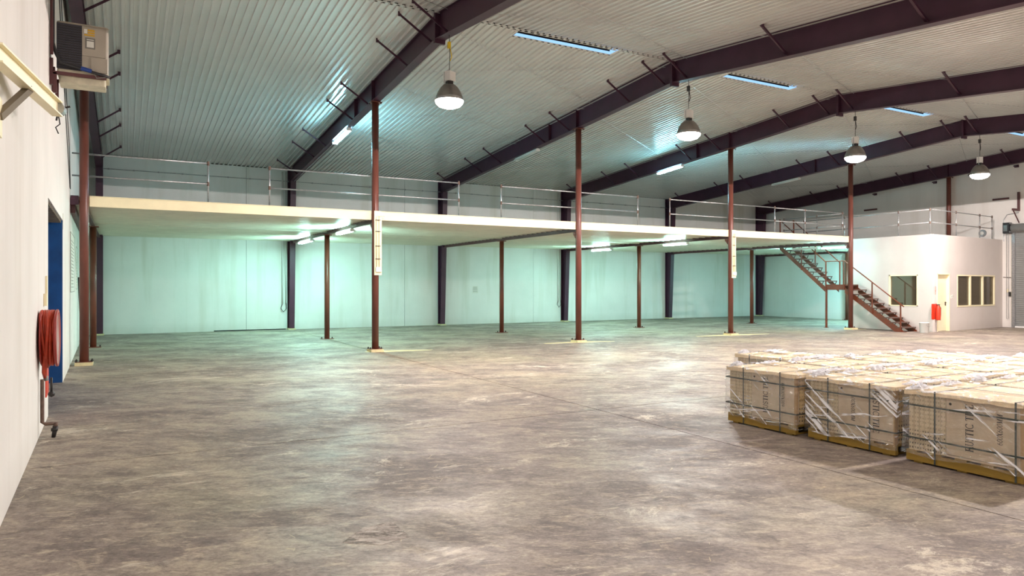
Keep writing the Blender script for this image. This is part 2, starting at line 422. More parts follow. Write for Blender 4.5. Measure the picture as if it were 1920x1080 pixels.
# left wall: face along x = xw(y), thickness towards -x  (travel in -y so that "right" is -x)
OP0, OP1, OPZ = 10.50, 14.08, 2.74
TH = 0.42
mb = MB()
def lw(y0, y1, z0, z1t=None, pts=None):
    ys = [y0] + [k for k in (YR,) if y0 < k < y1] + [y1]
    for a, b in zip(ys[:-1], ys[1:]):
        za, zb = (zc(a) + .03, zc(b) + .03) if z1t is None else (z1t, z1t)
        mb.hexa([(xw(a) - TH, a, z0), (xw(a), a, z0), (xw(b), b, z0), (xw(b) - TH, b, z0),
                 (xw(a) - TH, a, za), (xw(a), a, za), (xw(b), b, zb), (xw(b) - TH, b, zb)])
lw(YN, OP0, -0.01); lw(OP0, OP1, OPZ); lw(OP1, 27.5, -0.01)
structure(mb.build('wall_left', M['wall']), 'cream white side wall with scuffs and a wide blue doorway')
mb = MB().box(-1.6, 31.0, YN - .3, YN, -0.01, zc(YN) + .05)
structure(mb.build('wall_near', M['wall']))
# back wall: backing plus precast panels with recessed joints
wb = structure(MB().box(-1.8, 31.0, YB + .03, YB + .3, -0.01, 6.46).build('wall_back', M['joint']), 'long pale back wall of precast panels')
px = [-1.3, 3.9, 10.0, 16.1, 22.2, 28.3, XG]
for a, b in zip(px[:-1], px[1:]):
    MB().box(a + .006, b - .006, YB, YB + .029, 0.0, 5.995).build('panel', M['wall_back'], wb)
# thin dark gap line along the foot of the back wall in the first bay
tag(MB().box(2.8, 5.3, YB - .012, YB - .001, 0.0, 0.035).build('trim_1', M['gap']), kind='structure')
# gable wall with roller door opening
mb = MB()
DOORY0, DOORY1, DOORZ = 9.8, 14.55, 3.74
for a, b, z0, z1 in ((YN, DOORY0, 0, None), (DOORY0, DOORY1, DOORZ, None), (DOORY1, YB + .05, 0, None)):
    ys = [a] + [k for k in (YR,) if a < k < b] + [b]
    for p, q in zip(ys[:-1], ys[1:]):
        mb.hexa([(XG, p, z0), (XG + .3, p, z0), (XG + .3, q, z0), (XG, q, z0),
                 (XG, p, zc(p) + .03), (XG + .3, p, zc(p) + .03), (XG + .3, q, zc(q) + .03), (XG, q, zc(q) + .03)])
structure(mb.build('wall_right', M['wall']), 'white end wall with small dark slots and a grey roller door')
# conduit strip that follows the roof slope on the gable wall
mb = MB(); mb.tube([(XG - .03, 27.0, zc(27) - .30), (XG - .03, 20, zc(20) - .33), (XG - .03, 14.0, zc(14) - .42)], 0.018, 6)
structure(mb.build('trim_2', M['galv']))

# ------------------------------------------------------------------ CEILING (profiled liner, two slopes)
SKY = [(7.30, 9.90), (13.45, 16.0), (19.6, 22.25), (25.7, 28.3)]     # roof light openings (x ranges)
SY0, SY1 = 12.87, 13.20
def profile(x0, x1, pitch=0.15):
    out = [(x0, 0)]; x = math.floor(x0 / pitch) * pitch
    while x < x1:
        for dx, h in ((0.0, 0), (0.088, 0), (0.094, -0.038), (0.144, -0.038)):
            if x0 < x + dx < x1: out.append((x + dx, h))
        x += pitch
    out.append((x1, 0)); o2 = [out[0]]
    for p in out[1:]:
        if p[0] - o2[-1][0] > 1e-4: o2.append(p)
    return o2
def sheet(mb, x0, x1, y0, y1):
    P = profile(x0, x1); n = len(P)
    vs = [(x, y0, zc(y0) + h) for x, h in P] + [(x, y1, zc(y1) + h) for x, h in P]
    mb.add(vs, [(i, n + i, n + i + 1, i + 1) for i in range(n - 1)])
mb = MB()
sheet(mb, -1.7, XG + .1, YN - .1, YR - .02)
xs = -1.7
for a, b in SKY:
    sheet(mb, xs, a, YR + .02, SY1); xs = b
sheet(mb, xs, XG + .1, YR + .02, SY1)
sheet(mb, -1.7, XG + .1, SY1, YB + .1)
ceil = structure(mb.build('ceiling', M['liner']), 'ribbed pale metal roof lining in two shallow slopes')
# roof skin above (stops light leaking through)
mb = MB()
for a, b in ((YN - .4, YR), (YR, YB + .4)):
    mb.hexa([(-2, a, zc(a) + .42), (31.2, a, zc(a) + .42), (31.2, b, zc(b) + .42), (-2, b, zc(b) + .42),
             (-2, a, zc(a) + .45), (31.2, a, zc(a) + .45), (31.2, b, zc(b) + .45), (-2, b, zc(b) + .45)])
tag(mb.build('roof_skin', M['gap'], ceil))
# ridge closure: short white tabs between dark slots
mb = MB(); x = -1.6; 
MBg = MB().box(-1.7, XG, YR - .05, YR + .05, ZR + .05, ZR + .06)
MBg.build('ridge_gap', M['gap'], ceil)
while x < XG:
    mb.box(x + .088, x + .15, YR - .05, YR + .05, ZR - .046, ZR - .038).box(x, x + .088, YR - .05, YR - .035, ZR - .046, ZR - .038).box(x, x + .088, YR + .035, YR + .05, ZR - .046, ZR - .038); x += .15
tag(mb.build('ridge_tab', M['liner'], ceil), kind='stuff')
# roof lights
for k, (a, b) in enumerate(SKY):
    t = thing('roof_light', ((a + b) / 2, 13.05, ZR - .02),
              ['long blue-lit roof light slot beside the biggest ceiling lamp', 'blue-lit roof light slot over the second lamp bay',
               'short-looking blue-lit roof light slot over the third lamp bay', 'blue-lit roof light slot hidden furthest along the ridge'][k], 'roof light', 'roof lights along the ridge')
    y0, y1 = YR + .02, SY1; z0 = zc(y1); zt = ZR + .27
    MB().box(a, b, y1 - .012, y1, z0 - .004, z0 + .058).build('lit_side_sheet', M['skyglass'], t)
    MB().box(a, b, y1 - .010, y1, z0 + .058, zt).build('upper_kerb', M['gap'], t)
    MB().box(b - .012, b, y0, y1 - .012, z0, z0 + .09).build('end_sheet', M['skyglass'], t)
    m2 = MB().box(a, b, y0, y0 + .012, ZR - .004, zt).box(a, a + .012, y0, y1, z0, zt).box(a, b, y0, y1, zt, zt + .012)
    m2.build('dark_kerb', M['gap'], t)
    m2 = MB()
    m2.box(a - .04, b + .04, y1 - .005, y1 + .045, z0 - .012, z0 + .002).box(a - .04, a, y0, y1, z0 - .008, ZR)
    m2.box(b, b + .04, y0, y1, z0 - .008, ZR)
    m2.build('flashing', M['white'], t)

# ------------------------------------------------------------------ PORTAL FRAMES
LAB_F = ['dark portal frame against the left wall beside the hung air conditioner', 'dark portal frame over the second column, nearest full roof beam',
         'dark portal frame over the third column, behind the largest lamp', 'dark portal frame over the fourth column, carrying a lit tube lamp',
         'dark portal frame over the fifth column, beside the staircase', 'dark portal frame against the end wall over the office']
RD = 0.55
def rb(y): return zc(y) - RD      # underside of rafter
BR_FAR = [25.75, 23.2, 21.7, 18.8, 17.4, 14.58, 13.2]
BR_NEAR = [12.45, 9.6, 6.8, 4.0]
for i, X in enumerate(FX):
    t = thing('portal_frame', (X, YB, 0), LAB_F[i], 'roof frame', 'steel portal frames')
    fw = 0.20
    def flange(mbb, pts, th, w=fw):        # pts (y,z) polyline on X plane, plate of width w, thickness th upwards
        for (ya, za), (yb, zb) in zip(pts[:-1], pts[1:]):
            mbb.hexa([(X - w / 2, ya, za), (X + w / 2, ya, za), (X + w / 2, yb, zb), (X - w / 2, yb, zb),
                      (X - w / 2, ya, za + th), (X + w / 2, ya, za + th), (X + w / 2, yb, zb + th), (X - w / 2, yb, zb + th)])
    # rafter: far half and near half, each web + flanges
    for name, ya, yb in (('rafter', YR, 26.62), ('rafter', YN + .35, YR)):
        mbx = MB()
        mbx.hexa([(X - .006, ya, rb(ya)), (X + .006, ya, rb(ya)), (X + .006, yb, rb(yb)), (X - .006, yb, rb(yb)),
                  (X - .006, ya, zc(ya) - .03), (X + .006, ya, zc(ya) - .03), (X + .006, yb, zc(yb) - .03), (X - .006, yb, zc(yb) - .03)])
        flange(mbx, [(ya, rb(ya) - .008), (yb, rb(yb) - .008)], .016)
        flange(mbx, [(ya, zc(ya) - .03), (yb, zc(yb) - .03)], .016)
        mbx.build(name, M['frame'], t)
    # haunched wall column (back)
    mbx = MB()
    yb0, yt0 = 26.87, 26.60; zt = rb(26.6)
    mbx.yzprism([(yb0, 0.05), (YB - .02, 0.05), (YB - .02, zc(YB) - .04), (yt0, zc(yt0) - .04), (yt0, zt)], X - .006, X + .006)
    mbx.hexa([(X - .1, yb0 - .014, .05), (X + .1, yb0 - .014, .05), (X + .1, yb0, .05), (X - .1, yb0, .05),
              (X - .1, yt0 - .014, zt), (X + .1, yt0 - .014, zt), (X + .1, yt0, zt), (X - .1, yt0, zt)])
    mbx.box(X - .1, X + .1, YB - .02, YB - .004, .05, zc(YB) - .04)
    mbx.box(X - .1, X + .1, yt0 - .014, YB - .02, zt - .006, zt + .01)
    mbx.build('wall_column', M['frame'], t)
    MB().box(X - .13, X + .13, 26.80, YB - .002, 0.0, .05).build('base_plate', M['plinth'], t)
    # near column
    mbx = MB().box(X - .006, X + .006, YN + .02, YN + .33, 0, zc(YN + .3) - .04).box(X - .1, X + .1, YN + .33, YN + .345, 0, rb(YN + .33)).box(X - .1, X + .1, YN + .004, YN + .02, 0, rb(YN))
    mbx.build('wall_column', M['frame'], t)
    # ridge splice and stiffeners
    MB().box(X - .11, X + .11, YR - .035, YR + .035, rb(YR) - .09, zc(YR) - .035).build('splice_plate', M['frame'], t)
    if i != 5 or True:
        for ys in (YF, 18.42):
            MB().box(X - .095, X + .095, ys - .006, ys + .006, rb(ys) + .009, zc(ys) - .032).build('stiffener', M['frame'], t)
    for y in BR_FAR + BR_NEAR:
        zb_ = rb(y) + .07; xt = X - .72
        if xt < xw(y) + .08: xt = xw(y) + .08
        if i == 0:
            # frame against the wall: braces reach into the room
            xt = X + .62
        mbx = MB().bar((X, y, zb_), (xt, y, zc(y) - .02), .012, .055, (0, 1, 0)) if False else MB()
        mbx.bar((X - .01 if xt < X else X + .01, y, zb_), (xt, y, zc(y) - .03), .06, .010)
        mbx.bar((X - .01 if xt < X else X + .01, y - .03, zb_ - .012), (xt, y - .03, zc(y) - .045), .008, .045)
        mbx.box(xt - .03, xt + .03, y - .05, y - .034, zc(y) - .09, zc(y) + .0)
        mbx.build('fly_brace', M['frame'], t)

# bracing rods under the liner
def rod(a, b, label):
    o = MB().tube([a, b], 0.006, 5).build('bracing_rod', M['galv'])
    tag(o, label, 'rod', 'thin roof bracing rods')
cells = [(YR + .3, 16.2), (16.6, 20.3), (20.6, 24.4)]
ordn = ['first', 'second', 'third', 'fourth', 'fifth']
for i in range(5):
    xa, xb = FX[i] + .02, FX[i + 1] - .02
    for j, (ya, yb) in enumerate(cells + [(9.9, 12.4)]):
        if i in (0,) and j < 3: continue
        where = ['just beyond the ridge', 'midway down far slope', 'low on far slope', 'before the ridge'][j]
        rod((xa, ya, zc(ya) - .06), (xb, yb, zc(yb) - .06), f'thin bracing rod, {ordn[i]} roof bay {where}, running outward')
        rod((xa, yb, zc(yb) - .075), (xb, ya, zc(ya) - .075), f'thin bracing rod, {ordn[i]} roof bay {where}, running back')

# ------------------------------------------------------------------ FRONT COLUMNS AND MID POSTS
LAB_C = ['tall oxide-red round column beside the left wall and hose reel', 'tall oxide-red round column in the middle of the left mezzanine, with cable panel',
         'tall oxide-red round column, third along the mezzanine edge', 'tall oxide-red round column, fourth along, with cable panel',
         'tall oxide-red round column in front of the staircase', 'oxide-red round column rising behind the office roof rail']
for i, X in enumerate(FX):
    z0 = 0.0 if i < 5 else 3.47
    xx = X if i < 5 else X
    t = thing('steel_column', (xx, YF, z0), LAB_C[i], 'column', 'tall front columns')
    r = .086
    zt = rb(YF) - .03
    MB().tube([(xx, YF, z0 + .05), (xx, YF, zt)], r, 24).build('shaft', M['column'], t, True)
    MB().box(xx - .14, xx + .14, YF - .12, YF + .12, zt, zt + .018).build('cap_plate', M['column'], t)
    mbx = MB()
    for sx in (-.12, .12):
        for sy in (-.09, .09): mbx.tube([(xx + sx, YF + sy, zt - .03), (xx + sx, YF + sy, zt + .001)], .014, 6)
    mbx.build('cap_bolt', M['dark'], t)
    if i < 5:
        MB().box(xx - .16, xx + .16, YF - .19, YF + .17, 0, .06).build('grout_pad', M['plinth'], t)
        MB().box(xx - .15, xx + .15, YF - .1, YF + .16, .06, .074).build('base_plate', M['column'], t)
        for sx in (-.14, .14):
            for sy in (-.05, .12):
                MB().tube([(xx + sx, YF + sy, .05), (xx + sx, YF + sy, .115)], .014, 6).tube([(xx + sx, YF + sy, .072), (xx + sx, YF + sy, .09)], .024, 6).build('anchor_bolt', M['dark'], t)
        mbx = MB().yzprism([(YF + .08, 3.02), (YF + .2, 3.16), (YF + .2, 3.20), (YF + .08, 3.20)], xx - .06, xx + .06)
        mbx.build('beam_bracket', M['column'], t)
LAB_P = ['short oxide-red post under the mezzanine right behind the leftmost column', 'short rusty post under the mezzanine left of the cable-panel column',
         'short rusty post under the mezzanine between the second and third tall columns', 'short rusty post under the mezzanine between the third and fourth tall columns',
         'short oxide-red post under the mezzanine right of the fourth tall column', 'short oxide-red post under the mezzanine half hidden behind the staircase column']
for i, X in enumerate(FX):
    t = thing('mezzanine_post', (X, YM, 0), LAB_P[i], 'post', 'short mezzanine posts')
    MB().tube([(X, YM, .015), (X, YM, 3.19)], .078, 20).build('shaft', M['post'], t, True)
    MB().box(X - .19, X + .19, YM - .12, YM + .12, 0, .015).build('base_plate', M['post'], t)
    for sx in (-.16, .16):
        MB().tube([(X + sx, YM, .015), (X + sx, YM, .06)], .018, 6).build('anchor_bolt', M['dark'], t)
    MB().box(X - .13, X + .13, YM - .1, YM + .1, 3.19, 3.214).build('cap_plate', M['post'], t)

# ------------------------------------------------------------------ MEZZANINE
mz = thing('mezzanine', (11.5, YF, 3.2), 'long cream-edged mezzanine floor running along the back wall', 'mezzanine')
ZU = 3.34       # underside of deck sheet
def deck_sheet(x0, x1, y0, y1, name='deck_sheet'):
    mbx = MB(); pitch = .30; P = []
    y = y0
    while y < y1:
        for dy, h in ((0, 0), (.20, 0), (.215, -.032), (.255, -.032), (.27, 0)):
            if y + dy < y1: P.append((y + dy, h))
        y += pitch
    P.append((y1, 0)); n = len(P)
    X0 = (lambda q: xw(q) + .01) if x0 is None else (lambda q: x0)
    vs = [(X0(yy), yy, ZU + h) for yy, h in P] + [(x1, yy, ZU + h) for yy, h in P]
    mbx.add(vs, [(i, i + 1, n + i + 1, n + i) for i in range(n - 1)])
    mbx.prism([(X0(y0), y0), (x1, y0), (x1, y1), (X0(y1), y1)], ZU + .06, DECK - .005)
    return mbx.build(name, M['cream_dim'], mz)
deck_sheet(None, FX[4] + .02, YF + .06, YB - .02)
deck_sheet(FX[4] + .04, XG - .02, 20.35, YB - .02)
deck_sheet(25.0, XG - .02, 17.75, 20.34)
for i in range(4):
    xa, xb = FX[i] + .095, FX[i + 1] - .095
    mbx = MB().box(xa, xb, YF + .01, YF + .025, 3.275, DECK).box(xa, xb, YF + .01, YF + .085, DECK - .002, DECK + .014).box(xa, xb, YF + .025, YF + .085, 3.275, 3.29)
    mbx.box(xa, xb, YF - .004, YF + .012, DECK + .004, DECK + .016)
    mbx.build('edge_beam', M['cream'], mz)
mbx = MB().box(xw(YF) + .01, FX[0] - .095, YF + .01, YF + .025, 3.30, DECK + .01); mbx.build('edge_beam', M['frame'], mz)
# cross beams under the deck on the frame lines
def ibeam_y(x, y0, y1, z0, z1, w, m, name, parent):
    MB().box(x - .005, x + .005, y0, y1, z0, z1).box(x - w / 2, x + w / 2, y0, y1, z0, z0 + .012).box(x - w / 2, x + w / 2, y0, y1, z1 - .012, z1).build(name, m, parent)
for i, X in enumerate(FX):
    y0 = YF + .1 if i < 5 else 17.8
    ibeam_y(X, y0, 26.85, 3.215, ZU - .002, .09, M['frame_back'], 'cross_beam', mz)
MB().box(FX[0], XG - .05, YM - .035, YM + .035, ZU - .06, ZU - .002).build('secondary_beam', M['cream_dim'], mz)
MB().box(FX[4] + .02, FX[4] + .045, YF + .1, 20.34, 3.275, DECK + .01).build('edge_beam', M['frame_back'], mz)
MB().box(24.96, 24.985, 17.75, 20.34, 3.275, DECK + .01).build('edge_beam', M['frame_back'], mz)
MB().box(FX[4] + .05, 24.96, 20.32, 20.345, 3.275, DECK + .01).build('edge_beam', M['frame_back'], mz)
# dark ledger along the left wall
MB().hexa([(xw(17) + .005, 17.05, 3.14), (xw(17) + .09, 17.05, 3.14), (xw(26.8) + .09, 26.8, 3.14), (xw(26.8) + .005, 26.8, 3.14),
           (xw(17) + .005, 17.05, ZU), (xw(17) + .09, 17.05, ZU), (xw(26.8) + .09, 26.8, ZU), (xw(26.8) + .005, 26.8, ZU)]).build('ledger_beam', M['frame_back'], mz)

# ------------------------------------------------------------------ GUARD RAILS (galvanised tube with knuckles)
def rail_section(label, line, posts, tops, z0=DECK + .016, zt=.88, zm=.42, name='guard_rail', r=.018, ends=(0, 0)):
    """line: (p, q) in xy; posts: list of fractions; tops: True."""
    p, q = Vector(line[0]), Vector(line[1])
    base = p.lerp(q, posts[0]) if posts else p
    t = thing(name, (base.x, base.y, z0), label, 'railing', 'mezzanine guard rails')
    for zz, nm in ((zt, 'top_rail'), (zm, 'mid_rail')):
        MB().tube([(p.x, p.y, z0 + zz), (q.x, q.y, z0 + zz)], r, 8).build(nm, M['galv'], t, True)
    for f in posts:
        c = p.lerp(q, f)
        MB().tube([(c.x, c.y, z0), (c.x, c.y, z0 + zt + .05)], r, 8).build('post', M['galv'], t, True)
        for zz in (zt, zm):
            MB().tube([(c.x, c.y, z0 + zz - .045), (c.x, c.y, z0 + zz + .045)], .028, 8).build('knuckle', M['rustjoint'], t)
        MB().tube([(c.x, c.y, z0), (c.x, c.y, z0 + .012)], .05, 10).build('foot', M['galv'], t)
    return t
Yr = YF + .13
rail_section('galvanised rail from the left wall to its post', ((-.95, Yr), (1.64, Yr)), [1.0], True)
rail_section('galvanised rail crossing behind the column with the cable panel', ((2.96, Yr), (7.80, Yr)), [0.0, 1.0], True)
rail_section('galvanised rail crossing behind the third tall column', ((9.08, Yr), (13.85, Yr)), [0.0, 1.0], True)
rail_section('galvanised rail crossing behind the fourth tall column', ((15.14, Yr), (19.94, Yr)), [0.0, 1.0], True)
rail_section('short galvanised rail just left of the staircase column', ((20.0, Yr + .05), (23.75, Yr + .05)), [0.42, .98], True)
rail_section('dark rail along the mezzanine edge above the stairs', ((23.82, YF + .35), (23.82, 19.9)), [0.40, 1.0], True)
ZO = 3.47
rail_section('galvanised rail on the office roof, side facing the stairs', ((25.05, 14.62), (25.05, 19.9)), [0.0, .22, .64, 1.0], True, z0=ZO)
rail_section('galvanised rail on the office roof, side facing the roller door', ((25.05, 14.56), (29.85, 15.0)), [0.38, .78, 1.0], True, z0=ZO)

# ------------------------------------------------------------------ STAIRCASE (runs along y at x 24.03 .. 24.88)
st = thing('staircase', (24.45, 15.0, 0), 'oxide-red open steel staircase with landing, climbing to the mezzanine', 'staircase')
xs0, xs1 = 24.07, 24.86
LZ = 1.66; ya, yb_, yc, yd = 15.0, 17.28, 18.12, 20.32
def pitched(x, ylo, zlo, yhi, zhi, dep=.20, drop=.12):
    MB().yzprism([(ylo, max(0, zlo - drop - dep)), (yhi, zhi - drop - dep), (yhi, zhi - drop), (ylo, max(0, zlo - drop))] if zlo > .5 else
                 [(ylo - .02, 0), (ylo + .30, 0), (yhi, zhi - drop - dep), (yhi, zhi - drop), (ylo - .02, .04)], x - .012, x + .012).build('stringer', M['stair'], st)
for x in (xs0, xs1):
    pitched(x, ya, 0.02, yb_, LZ + .03)
    pitched(x, yc, LZ + .05, yd, DECK)
    MB().box(x - .012, x + .012, yb_, yc, LZ - .18, LZ + .03).build('landing_channel', M['stair'], st)
MB().box(xs0 + .012, xs1 - .012, yb_, yc, LZ - .02, LZ + .0).build('landing_plate', M['tread'], st)
def treads(ylo, zlo, yhi, zhi, n):
    for k in range(1, n):
        f = k / n; y = ylo + (yhi - ylo) * f; z = zlo + (zhi - zlo) * f
        MB().box(xs0 - .02, xs1 + .02, y - .14, y + .12, z - .035, z).build('tread', M['tread'], st)
        for x in (xs0, xs1):
            mbx = MB()
            mbx.bar((x, y - .12, z - .035), (x, y - .05, z - .16), .03, .008, (1, 0, 0)).bar((x, y + .10, z - .035), (x, y + .03, z - .12), .03, .008, (1, 0, 0))
            mbx.build('tread_bracket', M['dark'], st)
treads(ya - .08, 0.0, yb_ + .02, LZ, 10)
treads(yc, LZ, yd, DECK, 10)
def hrail(x, lower=True):
    H = .93
    pts = ([(x, ya - .05, .90), (x, yb_, LZ + H)] if lower else []) + [(x, yc, LZ + H), (x, yd, DECK + H)]
    MB().tube(pts, .022, 8).build('handrail', M['stair'], st, True)
    for y, zb, zt in ((ya + .07, .0, .96), (ya + 1.15, .62, 1.76), (yb_ + .03, LZ - .18, LZ + H), (yc - .03, LZ - .18, LZ + H), (yc + 1.1, LZ + .62, LZ + H + .9), (yd - .04, DECK, DECK + H)):
        if lower or y > yb_ + .5:
            MB().box(x - .018, x + .018, y - .018, y + .018, zb, zt).build('baluster', M['stair'], st)
hrail(xs0 - .03); hrail(xs1 + .02, False)
MB().box(xs0 - .03, xs0 + .03, yc - .06, yc, 0.0, LZ - .15).build('support_post', M['stair'], st)
MB().box(xs0 - .07, xs0 + .07, yc - .1, yc + .04, 0.0, .012).build('base_plate', M['stair'], st)
MB().box(xs0 - .05, xs0 + .06, ya - .12, ya + .1, 0.0, .012).build('base_plate', M['stair'], st)

# ------------------------------------------------------------------ OFFICE
P0, P1, P3 = Vector((25.0, 14.5)), Vector((XG - .005, 14.99)), Vector((24.95, 17.7))
OT = 3.47
dF = (P1 - P0); LF = dF.length; dF.normalize(); nF = Vector((-dF.y, dF.x))   # inward normal (away from camera)
def fpt(s, off, z): return (P0.x + dF.x * s + nF.x * off, P0.y + dF.y * s + nF.y * off, z)
off = thing('office', (25.0, 14.5, 0), 'small white plastered site office built against the end wall', 'office')
def fbox(mbx, s0, s1, o0, o1, z0, z1, mi=0):
    return mbx.hexa([fpt(s0, o0, z0), fpt(s1, o0, z0), fpt(s1, o1, z0), fpt(s0, o1, z0), fpt(s0, o0, z1), fpt(s1, o0, z1), fpt(s1, o1, z1), fpt(s0, o1, z1)], mi)
def s_at(px):
    u = (px - 960) / 1314.6; c, s = math.cos(YAW), math.sin(YAW)
    rx, ry = c * u + s, -s * u + c
    # solve t*(rx,ry) = P0 + dF*k
    det = rx * (-dF.y) - ry * (-dF.x)
    t = (P0.x * (-dF.y) - P0.y * (-dF.x)) / det
    k = (rx * t - P0.x) / dF.x
    return k
D0, D1 = s_at(1757), s_at(1780)
W0, W1 = s_at(1794.5), s_at(1865)
mbx = MB(); T = .14
def fwall(mbx, s0, s1, z0, z1): fbox(mbx, s0, s1, 0, T, z0, z1)
fwall(mbx, T, D0, 0, OT); fwall(mbx, D0, D1, 2.06, OT); fwall(mbx, D1, W0, 0, OT)
fwall(mbx, W0, W1, 0, .88); fwall(mbx, W0, W1, 2.03, OT); fwall(mbx, W1, LF, 0, OT)
mbx.build('front_wall', M['office'], off)
V0, V1 = 15.03, 16.12
mbx = MB()
def swall(y0, y1, z0, z1): mbx.box(25.0, 25.0 + T, y0, y1, z0, z1)
swall(14.5, V0, 0, OT); swall(V0, V1, 0, .90); swall(V0, V1, 2.04, OT); swall(V1, 17.7, 0, OT)
mbx.build('side_wall', M['office'], off)
MB().box(25.0 + T, XG - .01, 17.56, 17.7, 0, OT).build('rear_wall', M['room'], off)
MB().prism([(25.01, 14.52), (XG - .01, 15.01), (XG - .01, 17.7), (25.01, 17.7)], OT - .12, OT - .002).build('roof_slab', M['office'], off)
MB().prism([(25.15, 14.7), (XG - .02, 15.2), (XG - .02, 17.55), (25.15, 17.55)], 2.5, 2.52).build('inner_ceiling', M['room'], off)
# window_1 (side)
w1 = thing('window_1', (25.0, V0, .9), None, None, None, 'structure'); w1['label'] = 'single-pane office window beside the staircase'
mbx = MB().box(24.99, 25.1, V0, V0 + .04, .90, 2.04).box(24.99, 25.1, V1 - .05, V1, .90, 2.04).box(24.99, 25.1, V0, V1, 2.0, 2.04).box(24.99, 25.1, V0, V1, .90, .93)
mbx.build('frame', M['cream'], w1)
MB().box(25.04, 25.046, V0 + .04, V1 - .05, .93, 2.0).build('pane', M['glass'], w1)
# window_2 (front, three panes and blinds)
w2 = thing('window_2', fpt(W0, 0, .88), None, None, None, 'structure'); w2['label'] = 'three-light office window with blinds beside the cream door'
mbx = MB(); k = (W1 - W0) / 3
fbox(mbx, W0, W1, -.012, .09, .86, .91); fbox(mbx, W0, W1, -.012, .09, 2.0, 2.045)
for s in (W0, W0 + k - .03, W0 + 2 * k - .03, W1 - .05): fbox(mbx, s, s + (.05 if s in (W0, W1 - .05) else .09), -.012, .09, .88, 2.03)
mbx.build('frame', M['cream'], w2)
for j in range(3):
    a = W0 + k * j + .06; b = W0 + k * (j + 1) - .03
    m3 = MB(); fbox(m3, a, b, .04, .046, .91, 2.0); m3.build('pane', M['glass'], w2)
    if j < 2:
        m3 = MB(); z = .98
        while z < 1.98: fbox(m3, a, b, .11, .135, z, z + .012); z += .042
        tag(m3.build('blind', M['galv'], w2), kind='stuff')
    else:
        m3 = MB()
        for q in range(3): fbox(m3, a + .12 + q * .22, a + .2 + q * .22, .16, .19, .9, 2.0)
        m3.build('curtain', M['room'], w2)
# door_1
d1 = thing('door_1', fpt(D0, 0, 0), None, None, None, 'structure'); d1['label'] = 'cream office door with lever handle'
mbx = MB(); fbox(mbx, D0, D0 + .04, -.015, .13, 0, 2.08); fbox(mbx, D1 - .04, D1, -.015, .13, 0, 2.08); fbox(mbx, D0, D1, -.015, .13, 2.04, 2.08); mbx.build('frame', M['cream'], d1)
mbx = MB(); fbox(mbx, D0 + .04, D1 - .04, .085, .125, .01, 2.04); leaf = mbx.build('leaf', M['doorcream'], d1)
mbx = MB(); fbox(mbx, D1 - .14, D1 - .10, .065, .085, .92, 1.06); fbox(mbx, D1 - .22, D1 - .10, .045, .06, 1.02, 1.04); mbx.build('handle', M['dark'], leaf)
# small things on the office wall
def fthing(name, s, z, label, cat): return thing(name, fpt(s, -.001, z), label, cat)
t = fthing('wall_sign', D0 - .18, 1.45, 'small red and white safety sign beside the office door', 'sign')
mbx = MB(); fbox(mbx, D0 - .24, D0 - .10, -.006, -.001, 1.32, 1.63); mbx.build('board', M['paper'], t)
mbx = MB()
for z0, z1 in ((1.335, 1.35), (1.44, 1.47), (1.60, 1.615)): fbox(mbx, D0 - .235, D0 - .105, -.008, -.006, z0, z1)
for z0, z1 in ((1.35, 1.44), (1.47, 1.60)):
    fbox(mbx, D0 - .235, D0 - .215, -.008, -.006, z0, z1); fbox(mbx, D0 - .125, D0 - .105, -.008, -.006, z0, z1)
    fbox(mbx, D0 - .185, D0 - .155, -.008, -.006, z0 + .02, z1 - .02)
mbx.build('print', M['red'], t)
t = fthing('fire_extinguisher', D0 - .2, .42, 'red fire extinguisher on its red board beside the office door', 'extinguisher')
mbx = MB(); fbox(mbx, D0 - .40, D0 - .02, -.012, -.001, .45, 1.0); mbx.build('backboard', M['red'], t)
c = fpt(D0 - .14, -.10, 0)
MB().lathe([(.0, .42), (.075, .43), (.08, .46), (.08, .82), (.06, .89), (.03, .92), (.03, .95)], (c[0], c[1], 0), 16).build('cylinder_body', M['red'], t, True)
MB().box(c[0] - .06, c[0] + .08, c[1] - .02, c[1] + .02, .95, .98).tube([(c[0] + .05, c[1], .95), (c[0] + .13, c[1] - .02, .85), (c[0] + .12, c[1] - .02, .6), (c[0] + .04, c[1] - .05, .42)], .011, 6).build('valve_and_hose', M['black'], t)
t = fthing('light_switch', D1 + .15, 1.25, 'pair of small switches right of the office door', 'switch')
mbx = MB(); fbox(mbx, D1 + .10, D1 + .16, -.012, -.001, 1.18, 1.30); fbox(mbx, D1 + .20, D1 + .26, -.012, -.001, 1.20, 1.32); mbx.build('plate', M['paper'], t)
mbx = MB(); fbox(mbx, D1 + .12, D1 + .14, -.018, -.012, 1.22, 1.26); fbox(mbx, D1 + .22, D1 + .24, -.018, -.012, 1.24, 1.28); mbx.build('rocker', M['label_g'], t)
# white bin at the stair foot
t = thing('plastic_bucket', (24.36, 14.42, 0), 'white plastic bucket on the floor at the foot of the stairs', 'bucket')
MB().lathe([(.125, 0), (.14, .01), (.155, .34), (.168, .345), (.168, .36), (.15, .36), (.135, .02), (0.001, .02)], (24.36, 14.42, 0), 24).build('tub', M['white'], t, True)
MB().tube([(24.36 + .16 * math.cos(a), 14.42 - .165, .31 - .09 * math.sin(a)) for a in [math.pi * q / 8 for q in range(9)]], .004, 5).build('bail_handle', M['galv'], t)

